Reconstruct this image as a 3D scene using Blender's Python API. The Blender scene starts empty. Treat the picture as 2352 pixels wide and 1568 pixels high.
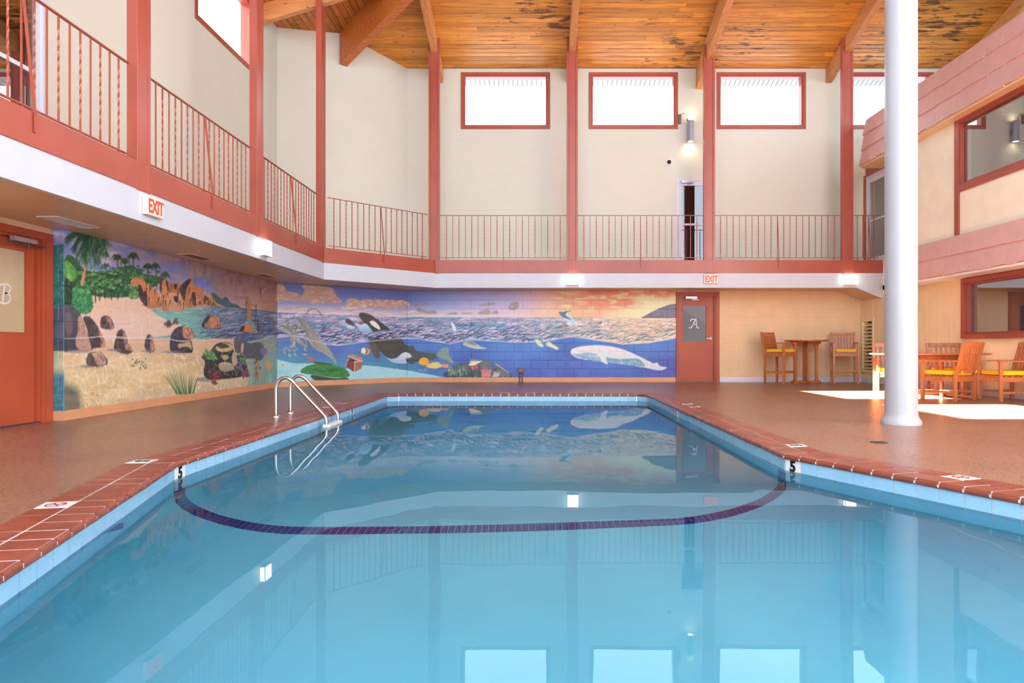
import bpy, bmesh, math, random
import numpy as np
from mathutils import Vector, Matrix

RND = random.Random(11)
PI = math.pi
SC = bpy.context.scene
COL = SC.collection

# ------------------------------------------------------------------ camera
HC, FPX, CX, CY = 0.835, 1550.0, 1232.0, 796.0      # camera height, focal length and principal point of the 2352x1568 frame
cam = bpy.data.objects.new('camera', bpy.data.cameras.new('camera'))
COL.objects.link(cam)
cam.location = (0, 0, HC)
cam.rotation_euler = (PI / 2, 0, 0)
cam.data.sensor_fit = 'HORIZONTAL'
cam.data.sensor_width = 36.0
cam.data.lens = FPX / 2352 * 36.0
cam.data.shift_x = -(CX - 1176) / 2352
cam.data.shift_y = (CY - 784) / 2352
cam.data.clip_end = 200
SC.camera = cam

# ------------------------------------------------------------------ sky, sun, exposure
SKY_STRENGTH = 3.2
SUN_STRENGTH = 115.0
SUN_ELEV = math.radians(30.4)
EXPOSURE = 0.76
world = bpy.data.worlds.new('world')
SC.world = world
world.use_nodes = True
_bg = world.node_tree.nodes['Background']
_bg.inputs['Color'].default_value = (0.76, 0.88, 1.0, 1)
_bg.inputs['Strength'].default_value = SKY_STRENGTH
sun = bpy.data.objects.new('sun', bpy.data.lights.new('sun', 'SUN'))
COL.objects.link(sun)
sun.data.energy = SUN_STRENGTH
sun.data.angle = 0.009
sun.data.color = (1.0, 0.965, 0.92)
_d = Vector((math.cos(SUN_ELEV), 0.012, -math.sin(SUN_ELEV)))
sun.rotation_euler = _d.to_track_quat('-Z', 'Y').to_euler()
sun.location = (-20, 8, 14)
SC.view_settings.view_transform = 'Standard'
SC.view_settings.look = 'None'
SC.view_settings.exposure = EXPOSURE
SC.view_settings.gamma = 1.0
SC.view_settings.use_curve_mapping = False
SC.cycles.max_bounces = 7
SC.cycles.diffuse_bounces = 3
SC.cycles.glossy_bounces = 3
SC.cycles.transmission_bounces = 6
SC.cycles.use_adaptive_sampling = True
SC.cycles.adaptive_threshold = 0.06
SC.cycles.use_denoising = True
SC.cycles.caustics_reflective = False
SC.cycles.sample_clamp_indirect = 6.0

# ------------------------------------------------------------------ helpers
def lin(c):
    c = c / 255.0
    return c / 12.92 if c <= 0.04045 else ((c + 0.055) / 1.055) ** 2.4

def rgb(r, g, b):
    return (lin(r), lin(g), lin(b), 1.0)

def wl(o):
    p = Vector((0, 0, 0))
    while o is not None:
        p = p + Vector(o.location)
        o = o.parent
    return p

def tag(o, label=None, cat=None, group=None, kind=None):
    if label: o['label'] = label
    if cat: o['category'] = cat
    if group: o['group'] = group
    if kind: o['kind'] = kind
    return o

def empty(name, loc=(0, 0, 0), rz=0, label=None, cat=None, group=None, kind=None):
    o = bpy.data.objects.new(name, None)
    COL.objects.link(o)
    o.location = loc
    o.rotation_euler = (0, 0, rz)
    o.empty_display_size = 0.1
    return tag(o, label, cat, group, kind)

def link(name, me, parent=None, loc=(0, 0, 0), rot=(0, 0, 0), matrix=None):
    o = bpy.data.objects.new(name, me)
    COL.objects.link(o)
    if parent is not None: o.parent = parent
    if matrix is not None:
        o.matrix_local = matrix
    else:
        o.location = loc
        o.rotation_euler = rot
    return o

class MB:
    """collects shapes, builds one mesh"""
    def __init__(s):
        s.v = []; s.f = []
    def add(s, vs, fs):
        n = len(s.v)
        s.v += [tuple(p) for p in vs]
        s.f += [tuple(i + n for i in f) for f in fs]
        return s
    def box(s, x0, x1, y0, y1, z0, z1):
        v = [(x0, y0, z0), (x1, y0, z0), (x1, y1, z0), (x0, y1, z0), (x0, y0, z1), (x1, y0, z1), (x1, y1, z1), (x0, y1, z1)]
        return s.add(v, [(0, 3, 2, 1), (4, 5, 6, 7), (0, 1, 5, 4), (1, 2, 6, 5), (2, 3, 7, 6), (3, 0, 4, 7)])
    def hexa(s, b, t):
        """eight corners: four below, four above, same order (anticlockwise from above)"""
        return s.add(list(b) + list(t), [(0, 3, 2, 1), (4, 5, 6, 7), (0, 1, 5, 4), (1, 2, 6, 5), (2, 3, 7, 6), (3, 0, 4, 7)])
    def bar(s, p0, p1, w, h, up=(0, 0, 1), w1=None, h1=None):
        p0, p1 = Vector(p0), Vector(p1)
        d = (p1 - p0).normalized()
        up = Vector(up)
        if abs(d.dot(up)) > 0.99: up = Vector((0, 1, 0))
        a = d.cross(up).normalized(); b = a.cross(d).normalized()
        w1 = w if w1 is None else w1; h1 = h if h1 is None else h1
        q0 = [p0 + a * (sx * w / 2) + b * (sy * h / 2) for sx, sy in ((-1, -1), (1, -1), (1, 1), (-1, 1))]
        q1 = [p1 + a * (sx * w1 / 2) + b * (sy * h1 / 2) for sx, sy in ((-1, -1), (1, -1), (1, 1), (-1, 1))]
        return s.add(q0 + q1, [(0, 1, 2, 3), (7, 6, 5, 4), (0, 4, 5, 1), (1, 5, 6, 2), (2, 6, 7, 3), (3, 7, 4, 0)])
    def tube(s, pts, r, n=10, caps=True):
        pts = [Vector(p) for p in pts]
        rs = r if isinstance(r, (list, tuple)) else [r] * len(pts)
        rings = []
        ref = None
        for i, p in enumerate(pts):
            d = (pts[min(i + 1, len(pts) - 1)] - pts[max(i - 1, 0)]).normalized()
            if ref is None:
                ref = Vector((0, 0, 1)) if abs(d.z) < 0.9 else Vector((1, 0, 0))
            a = (ref - d * ref.dot(d)).normalized()
            b = d.cross(a)
            ref = a
            rings.append([p + a * (rs[i] * math.cos(2 * PI * k / n)) + b * (rs[i] * math.sin(2 * PI * k / n)) for k in range(n)])
        vs = [q for ring in rings for q in ring]
        fs = []
        for i in range(len(rings) - 1):
            for k in range(n):
                k2 = (k + 1) % n
                fs.append((i * n + k, i * n + k2, (i + 1) * n + k2, (i + 1) * n + k))
        if caps:
            fs.append(tuple(reversed(range(n))))
            fs.append(tuple((len(rings) - 1) * n + k for k in range(n)))
        return s.add(vs, fs)
    def lathe(s, prof, n=24, c=(0, 0)):
        vs = [(c[0] + r * math.cos(2 * PI * k / n), c[1] + r * math.sin(2 * PI * k / n), z) for r, z in prof for k in range(n)]
        fs = []
        for i in range(len(prof) - 1):
            for k in range(n):
                k2 = (k + 1) % n
                fs.append((i * n + k, i * n + k2, (i + 1) * n + k2, (i + 1) * n + k))
        fs.append(tuple(reversed(range(n))))
        fs.append(tuple((len(prof) - 1) * n + k for k in range(n)))
        return s.add(vs, fs)
    def prism(s, poly, f0, f1):
        """poly: 2-D points; f0/f1 map a 2-D point to the two 3-D faces"""
        n = len(poly)
        vs = [f0(p) for p in poly] + [f1(p) for p in poly]
        fs = [tuple(reversed(range(n))), tuple(range(n, 2 * n))]
        fs += [(k, (k + 1) % n, n + (k + 1) % n, n + k) for k in range(n)]
        return s.add(vs, fs)
    def mesh(s, name, mat=None, smooth=False, off=(0, 0, 0), fix=True):
        me = bpy.data.meshes.new(name)
        me.from_pydata([(x - off[0], y - off[1], z - off[2]) for x, y, z in s.v], [], s.f)
        if fix:
            bm = bmesh.new(); bm.from_mesh(me)
            bmesh.ops.recalc_face_normals(bm, faces=bm.faces)
            bm.to_mesh(me); bm.free()
        if mat is not None: me.materials.append(mat)
        if smooth:
            me.polygons.foreach_set('use_smooth', [True] * len(me.polygons))
            if smooth != 'all':
                try: me.set_sharp_from_angle(angle=math.radians(40))
                except Exception: pass
        me.update()
        return me
    def build(s, name, mat, parent=None, smooth=False, world=False, base=None, bevel=0, fix=True):
        """world: shapes were given in world coordinates. base: origin of a top-level mesh (world point)"""
        off = (0, 0, 0)
        if world and parent is not None: off = wl(parent)
        if base is not None: off = base
        o = link(name, s.mesh(name, mat, smooth, off, fix), parent)
        if base is not None:
            o.location = Vector(base) - (wl(parent) if parent is not None else Vector((0, 0, 0)))
        if bevel:
            m = o.modifiers.new('bevel', 'BEVEL'); m.width = bevel; m.segments = 2; m.limit_method = 'ANGLE'
        return o

def text_mesh(name, s, size, mat, extrude=0.001, bold=0.0, shear=0.0, sx=1.0):
    """letters centred on the origin, standing in the XZ plane and read from -Y"""
    cu = bpy.data.curves.new(name, 'FONT')
    cu.body = s; cu.size = size; cu.extrude = extrude; cu.offset = bold; cu.shear = shear
    cu.align_x = 'CENTER'; cu.align_y = 'CENTER'; cu.resolution_u = 3
    o = bpy.data.objects.new(name, cu)
    COL.objects.link(o)
    dg = bpy.context.evaluated_depsgraph_get()
    me = bpy.data.meshes.new_from_object(o.evaluated_get(dg))
    bpy.data.objects.remove(o); bpy.data.curves.remove(cu)
    co = np.empty(len(me.vertices) * 3, np.float32); me.vertices.foreach_get('co', co)
    co = co.reshape(-1, 3)
    mid = (co.max(0) + co.min(0)) / 2
    co -= mid
    out = np.stack([co[:, 0] * sx, -co[:, 2], co[:, 1]], 1)
    me.vertices.foreach_set('co', out.ravel())
    me.materials.clear(); me.materials.append(mat)
    me.name = name; me.update()
    return me

# ------------------------------------------------------------------ materials
def nodes_of(m):
    m.use_nodes = True
    nt = m.node_tree
    return nt, nt.nodes, nt.links, nt.nodes['Principled BSDF']

def N(nt, t, **kw):
    n = nt.nodes.new(t)
    for k, v in kw.items(): setattr(n, k, v)
    return n

def mapped(nt, scale=(1, 1, 1), src='pos', rot=(0, 0, 0)):
    mp = N(nt, 'ShaderNodeMapping')
    mp.inputs['Scale'].default_value = scale
    mp.inputs['Rotation'].default_value = rot
    if src == 'pos':
        g = N(nt, 'ShaderNodeNewGeometry'); nt.links.new(g.outputs['Position'], mp.inputs['Vector'])
    else:
        g = N(nt, 'ShaderNodeTexCoord'); nt.links.new(g.outputs['Object'], mp.inputs['Vector'])
    return mp.outputs['Vector']

def noise(nt, vec, scale, detail=3, rough=0.5):
    n = N(nt, 'ShaderNodeTexNoise')
    n.inputs['Scale'].default_value = scale; n.inputs['Detail'].default_value = detail; n.inputs['Roughness'].default_value = rough
    nt.links.new(vec, n.inputs['Vector'])
    return n.outputs['Fac']

def ramp(nt, fac, stops):
    r = N(nt, 'ShaderNodeValToRGB')
    el = r.color_ramp.elements
    while len(el) < len(stops): el.new(0.5)
    for e, (p, c) in zip(el, stops):
        e.position = p
        e.color = c if len(c) == 4 else (*c, 1)
    nt.links.new(fac, r.inputs['Fac'])
    return r.outputs['Color']

def mixc(nt, fac, a, b, mode='MIX'):
    m = N(nt, 'ShaderNodeMix', data_type='RGBA', blend_type=mode)
    for sock, val in ((m.inputs['Factor'], fac), (m.inputs['A'], a), (m.inputs['B'], b)) if False else ((m.inputs[0], fac), (m.inputs[6], a), (m.inputs[7], b)):
        if hasattr(val, 'is_output'): nt.links.new(val, sock)
        else: sock.default_value = val
    return m.outputs[2]

def bump(nt, bs, height, strength=0.2, dist=0.01):
    b = N(nt, 'ShaderNodeBump')
    b.inputs['Strength'].default_value = strength; b.inputs['Distance'].default_value = dist
    nt.links.new(height, b.inputs['Height'])
    nt.links.new(b.outputs['Normal'], bs.inputs['Normal'])

def paint(name, c, rough=0.5, var=0.06, scale=3.0, bscale=60, bstr=0.05, spec=0.5, metal=0.0, emit=None):
    m = bpy.data.materials.new(name)
    nt, nd, lk, bs = nodes_of(m)
    v = mapped(nt)
    f = noise(nt, v, scale, 4)
    base = rgb(*c)
    lo = tuple(x * (1 - var * 1.6) for x in base[:3]) + (1,)
    hi = tuple(min(1, x * (1 + var)) for x in base[:3]) + (1,)
    lk.new(ramp(nt, f, [(0.3, lo), (0.7, hi)]), bs.inputs['Base Color'])
    bs.inputs['Roughness'].default_value = rough
    bs.inputs['Specular IOR Level'].default_value = spec
    bs.inputs['Metallic'].default_value = metal
    if bstr: bump(nt, bs, noise(nt, v, bscale, 2), bstr, 0.01)
    if emit:
        bs.inputs['Emission Color'].default_value = rgb(*emit[0]); bs.inputs['Emission Strength'].default_value = emit[1]
    return m

def blockwall(name, c, rough=0.6, joint=0.90, bstr=0.15):
    """painted masonry: faint courses under the paint"""
    m = bpy.data.materials.new(name)
    nt, nd, lk, bs = nodes_of(m)
    g = N(nt, 'ShaderNodeNewGeometry'); sp = N(nt, 'ShaderNodeSeparateXYZ'); lk.new(g.outputs['Position'], sp.inputs[0])
    ad = N(nt, 'ShaderNodeMath', operation='ADD'); lk.new(sp.outputs[0], ad.inputs[0]); lk.new(sp.outputs[1], ad.inputs[1])
    cb = N(nt, 'ShaderNodeCombineXYZ'); lk.new(ad.outputs[0], cb.inputs[0]); lk.new(sp.outputs[2], cb.inputs[1])
    br = N(nt, 'ShaderNodeTexBrick')
    br.inputs['Scale'].default_value = 1.0; br.inputs['Brick Width'].default_value = 0.405; br.inputs['Row Height'].default_value = 0.204
    br.inputs['Mortar Size'].default_value = 0.004; br.inputs['Mortar Smooth'].default_value = 0.4
    base = rgb(*c)
    br.inputs['Color1'].default_value = base; br.inputs['Color2'].default_value = tuple(x * 0.99 for x in base[:3]) + (1,)
    br.inputs['Mortar'].default_value = tuple(x * joint for x in base[:3]) + (1,)
    lk.new(cb.outputs[0], br.inputs['Vector'])
    f = noise(nt, g.outputs['Position'], 0.7, 3)
    cc = mixc(nt, 1.0, br.outputs['Color'], ramp(nt, f, [(0.3, (0.95, 0.94, 0.92, 1)), (0.7, (1, 1, 1, 1))]), 'MULTIPLY')
    lk.new(cc, bs.inputs['Base Color'])
    bs.inputs['Roughness'].default_value = rough
    inv = N(nt, 'ShaderNodeMath', operation='SUBTRACT'); inv.inputs[0].default_value = 1.0; lk.new(br.outputs['Fac'], inv.inputs[1])
    bump(nt, bs, inv.outputs[0], bstr, 0.004)
    return m

def wood(name, c_lo, c_hi, axis, rough=0.4, stain=0.0, spread=0.25, knots=0.0, coat=0.0, src='pos', dark=None):
    """grain stretched along axis 0/1/2; every object gets its own tone"""
    m = bpy.data.materials.new(name)
    nt, nd, lk, bs = nodes_of(m)
    sc3 = [14, 14, 14]; sc3[axis] = 0.9
    oi = N(nt, 'ShaderNodeObjectInfo')
    v = mapped(nt, tuple(sc3), src)
    sh = N(nt, 'ShaderNodeVectorMath', operation='ADD'); lk.new(v, sh.inputs[0])
    mul = N(nt, 'ShaderNodeVectorMath', operation='SCALE'); mul.inputs[0].default_value = (13.1, 7.7, 9.3); lk.new(oi.outputs['Random'], mul.inputs['Scale']); lk.new(mul.outputs[0], sh.inputs[1])
    f = noise(nt, sh.outputs[0], 1.6, 5, 0.6)
    col = ramp(nt, f, [(0.28, rgb(*c_lo)), (0.72, rgb(*c_hi))])
    tone = N(nt, 'ShaderNodeMapRange'); lk.new(oi.outputs['Random'], tone.inputs[0])
    tone.inputs[3].default_value = 1 - spread; tone.inputs[4].default_value = 1 + spread * 0.5
    cmb = N(nt, 'ShaderNodeCombineColor')
    for i in range(3): lk.new(tone.outputs[0], cmb.inputs[i])
    col = mixc(nt, 1.0, col, cmb.outputs[0], 'MULTIPLY')
    if knots:
        kv = [5, 5, 5]; kv[axis] = 2.2
        vo = N(nt, 'ShaderNodeTexVoronoi'); vo.inputs['Scale'].default_value = 1.3; lk.new(mapped(nt, tuple(kv), src), vo.inputs['Vector'])
        kf = ramp(nt, vo.outputs['Distance'], [(0.05, (1, 1, 1, 1)), (0.13, (0, 0, 0, 1))])
        km = N(nt, 'ShaderNodeMath', operation='MULTIPLY'); lk.new(kf, km.inputs[0]); km.inputs[1].default_value = knots
        col = mixc(nt, km.outputs[0], col, rgb(84, 38, 18))
    if stain:
        p = mapped(nt, (1, 1, 1), 'pos')
        s1 = noise(nt, p, 0.45, 2); s2 = noise(nt, mapped(nt, (2.2, 9, 9), 'pos'), 1.1, 3, 0.6)
        mu = N(nt, 'ShaderNodeMath', operation='MULTIPLY'); lk.new(s1, mu.inputs[0]); lk.new(s2, mu.inputs[1])
        sf = ramp(nt, mu.outputs[0], [(0.325, (0, 0, 0, 1)), (0.385, (stain, stain, stain, 1))])
        col = mixc(nt, sf, col, rgb(70, 36, 22))
    lk.new(col, bs.inputs['Base Color'])
    bs.inputs['Roughness'].default_value = rough
    if coat: bs.inputs['Coat Weight'].default_value = coat; bs.inputs['Coat Roughness'].default_value = 0.25
    bump(nt, bs, f, 0.12, 0.004)
    return m

def glass_pane(name, tint=(1, 1, 1), refl=0.06, rough=0.0):
    m = bpy.data.materials.new(name); m.use_nodes = True
    nt = m.node_tree; nt.nodes.clear()
    o = N(nt, 'ShaderNodeOutputMaterial'); mx = N(nt, 'ShaderNodeMixShader')
    tr = N(nt, 'ShaderNodeBsdfTransparent'); gl = N(nt, 'ShaderNodeBsdfGlossy')
    tr.inputs['Color'].default_value = (*tint, 1); gl.inputs['Roughness'].default_value = rough
    lw = N(nt, 'ShaderNodeLayerWeight'); lw.inputs['Blend'].default_value = 0.5
    pw = N(nt, 'ShaderNodeMath', operation='POWER'); nt.links.new(lw.outputs['Facing'], pw.inputs[0]); pw.inputs[1].default_value = 5.0
    ad = N(nt, 'ShaderNodeMath', operation='MULTIPLY_ADD', use_clamp=True); nt.links.new(pw.outputs[0], ad.inputs[0]); ad.inputs[1].default_value = 0.9; ad.inputs[2].default_value = refl
    nt.links.new(ad.outputs[0], mx.inputs[0]); nt.links.new(tr.outputs[0], mx.inputs[1]); nt.links.new(gl.outputs[0], mx.inputs[2])
    nt.links.new(mx.outputs[0], o.inputs['Surface'])
    return m

M = {}
M['cream'] = blockwall('cream_block_paint', (219, 220, 206), joint=0.965, bstr=0.06)
M['peach'] = blockwall('peach_block_paint', (240, 186, 136), joint=0.90)
M['peach_plain'] = paint('peach_plain_paint', (238, 202, 156), 0.55, 0.03)
M['curb'] = paint('curb_peach_paint', (226, 164, 122), 0.45, 0.05)
M['siding'] = paint('cream_siding_paint', (248, 222, 176), 0.45, 0.03)
M['upper_right'] = paint('warm_cream_paint', (252, 244, 220), 0.5, 0.03)
M['white'] = paint('white_gypsum_paint', (206, 209, 218), 0.5, 0.02)
M['soffit'] = paint('soffit_tan_paint', (224, 186, 150), 0.35, 0.04)
M['red'] = paint('brick_red_paint', (166, 80, 64), 0.33, 0.07, 2.0, 30, 0.06)
M['red_metal'] = paint('brick_red_metal_paint', (164, 76, 58), 0.35, 0.05, 6.0, 90, 0.02)
M['red_door'] = paint('door_red_paint', (176, 80, 50), 0.45, 0.05, 3, 60, 0.01)
M['shingle'] = paint('shingle_red_paint', (224, 176, 168), 0.42, 0.04, 5.0, 45, 0.06)
M['plank_x'] = wood('ceiling_pine_across', (182, 104, 34), (240, 170, 68), 0, 0.42, 0.85, 0.30, 0.75)
M['plank_y'] = wood('ceiling_pine_along', (160, 90, 36), (208, 138, 62), 1, 0.42, 0.5, 0.30, 0.6)
M['roofdeck'] = paint('roof_deck', (120, 70, 36), 0.7)
M['beam'] = wood('rafter_fir', (190, 124, 68), (216, 154, 98), 1, 0.45, 0.0, 0.08, 0.7)
M['teak'] = wood('stained_teak', (166, 90, 48), (204, 126, 76), 2, 0.35, 0.0, 0.15, 0.0, 0.2, 'obj')
M['cushion'] = paint('yellow_fabric', (246, 196, 28), 0.8, 0.06, 20, 200, 0.1)
M['tie'] = M['cushion']
M['steel'] = paint('stainless_steel', (205, 200, 200), 0.22, 0.02, 3, 60, 0.0, 0.5, 1.0)
M['alu'] = paint('white_aluminium', (216, 214, 224), 0.35, 0.02)
M['closer'] = paint('silver_closer', (196, 190, 194), 0.3, 0.02, 3, 60, 0.0, 0.5, 0.6)
M['grey_lamp'] = paint('grey_metal_shade', (168, 168, 182), 0.35, 0.03, 3, 60, 0.0, 0.5, 0.3)
M['black'] = paint('black_ink', (24, 22, 24), 0.4, 0.02, 3, 60, 0)
M['redink'] = paint('red_ink', (196, 40, 40), 0.4, 0.02, 3, 60, 0)
M['vinyl'] = paint('white_vinyl', (244, 244, 246), 0.45, 0.01, 3, 60, 0)
M['plastic'] = paint('white_plastic', (238, 236, 230), 0.35, 0.02, 3, 60, 0)
M['pillar'] = paint('white_pillar_paint', (174, 175, 180), 0.3, 0.015, 2, 30, 0.02)
M['base_white'] = paint('lavender_white_paint', (228, 222, 232), 0.4, 0.03)
M['base_right'] = M['base_white']
M['exit_body'] = paint('cream_sign_plastic', (240, 226, 206), 0.4, 0.02, 3, 60, 0)
M['exit_red'] = paint('exit_red_letters', (232, 62, 48), 0.4, 0.02, 3, 60, 0, emit=((255, 60, 44), 0.6))
M['lamp'] = paint('lit_diffuser', (255, 252, 246), 0.5, 0.0, 3, 60, 0, emit=((255, 246, 230), 4.0))
M['lamp_hot'] = paint('lit_bulb', (255, 250, 236), 0.5, 0.0, 3, 60, 0, emit=((255, 232, 190), 12.0))
M['chrome_dark'] = paint('dark_metal', (92, 84, 84), 0.35, 0.03, 3, 60, 0, 0.5, 0.6)
M['pane'] = glass_pane('clear_pane', (1, 1, 1), 0.03)
M['pane_dark'] = glass_pane('tinted_pane', (0.6, 0.58, 0.58), 0.03)
M['pane_room'] = glass_pane('room_pane', (0.9, 0.88, 0.88), 0.28)
M['pane_door'] = glass_pane('door_pane', (0.8, 0.78, 0.8), 0.10)
M['pane_wire'] = paint('wired_glass', (196, 176, 140), 0.15, 0.04, 6, 80, 0.02)
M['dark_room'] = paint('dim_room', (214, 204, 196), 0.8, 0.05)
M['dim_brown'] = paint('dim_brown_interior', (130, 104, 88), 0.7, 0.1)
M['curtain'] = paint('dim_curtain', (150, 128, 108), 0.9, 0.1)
M['coping'] = paint('terracotta_coping', (138, 68, 50), 0.30, 0.16, 6.0, 50, 0.06)
M['grout'] = paint('pale_grout', (222, 206, 204), 0.7, 0.04)
M['tile_white'] = paint('white_marker_tile', (236, 230, 226), 0.25, 0.02)
M['navy'] = paint('navy_tile', (28, 42, 128), 0.2, 0.12, 12)
M['navy_grout'] = paint('blue_grout', (186, 212, 236), 0.6, 0.02)
M['bronze'] = paint('brown_conduit', (126, 92, 72), 0.5, 0.08)
M['drain'] = paint('dark_drain', (70, 62, 58), 0.5, 0.05)

def mk_deck():
    m = bpy.data.materials.new('brown_aggregate_deck')
    nt, nd, lk, bs = nodes_of(m)
    v = mapped(nt)
    f1 = noise(nt, v, 190, 2, 0.7); f2 = noise(nt, v, 1.1, 4); f3 = noise(nt, v, 34, 3, 0.6)
    c = ramp(nt, f1, [(0.34, rgb(98, 68, 52)), (0.50, rgb(152, 110, 88)), (0.66, rgb(208, 166, 142))])
    c = mixc(nt, 0.5, c, ramp(nt, f3, [(0.35, rgb(124, 84, 66)), (0.65, rgb(164, 118, 96))]))
    c = mixc(nt, 1.0, c, ramp(nt, f2, [(0.3, (0.78, 0.76, 0.75, 1)), (0.7, (0.97, 0.96, 0.95, 1))]), 'MULTIPLY')
    lk.new(c, bs.inputs['Base Color'])
    rr = ramp(nt, f3, [(0.3, (0.22, 0.22, 0.22, 1)), (0.7, (0.42, 0.42, 0.42, 1))])
    lk.new(rr, bs.inputs['Roughness'])
    bump(nt, bs, f1, 0.08, 0.004)
    return m
M['deck'] = mk_deck()

def mk_bluetile():
    m = bpy.data.materials.new('pale_blue_glazed_tile')
    nt, nd, lk, bs = nodes_of(m)
    oi = N(nt, 'ShaderNodeObjectInfo')
    f = noise(nt, mapped(nt), 9, 3)
    c = mixc(nt, f, rgb(150, 194, 224), rgb(164, 206, 232))
    c2 = mixc(nt, oi.outputs['Random'], (0.93, 0.95, 0.97, 1), (1.03, 1.02, 1.0, 1))
    lk.new(mixc(nt, 1.0, c, c2, 'MULTIPLY'), bs.inputs['Base Color'])
    bs.inputs['Roughness'].default_value = 0.14
    return m
M['bluetile'] = mk_bluetile()
M['plaster'] = paint('pale_blue_pool_plaster', (127, 219, 242), 0.6, 0.04, 1.2, 30, 0.03)

def mk_water():
    m = bpy.data.materials.new('pool_water'); m.use_nodes = True
    nt = m.node_tree; nt.nodes.clear(); lk = nt.links
    o = N(nt, 'ShaderNodeOutputMaterial')
    g = N(nt, 'ShaderNodeBsdfRefraction'); g.inputs['IOR'].default_value = 1.333; g.inputs['Roughness'].default_value = 0.0
    gl = N(nt, 'ShaderNodeBsdfGlossy'); gl.inputs['Roughness'].default_value = 0.0
    fr = N(nt, 'ShaderNodeFresnel'); fr.inputs['IOR'].default_value = 1.333
    ms = N(nt, 'ShaderNodeMixShader'); lk.new(fr.outputs[0], ms.inputs[0]); lk.new(g.outputs[0], ms.inputs[1]); lk.new(gl.outputs[0], ms.inputs[2])
    gl.inputs['Color'].default_value = (0.66, 0.74, 0.82, 1)
    v = mapped(nt, (1, 1, 1))
    n1 = noise(nt, v, 1.3, 2); 
    b = N(nt, 'ShaderNodeBump'); b.inputs['Strength'].default_value = 1.0; b.inputs['Distance'].default_value = 0.0016
    lk.new(n1, b.inputs['Height']); 
    for q in (g, gl, fr): lk.new(b.outputs[0], q.inputs['Normal'])
    lk.new(ms.outputs[0], o.inputs['Surface'])
    g.inputs['Color'].default_value = (0.88, 0.97, 1.0, 1)
    return m
M['water'] = mk_water()

def mk_mural():
    m = bpy.data.materials.new('mural_paint')
    nt, nd, lk, bs = nodes_of(m)
    a = N(nt, 'ShaderNodeVertexColor', layer_name='paint')
    lk.new(a.outputs['Color'], bs.inputs['Base Color'])
    bs.inputs['Roughness'].default_value = 0.35
    bump(nt, bs, noise(nt, mapped(nt), 40, 3), 0.08, 0.004)
    return m
M['mural'] = mk_mural()
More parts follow.
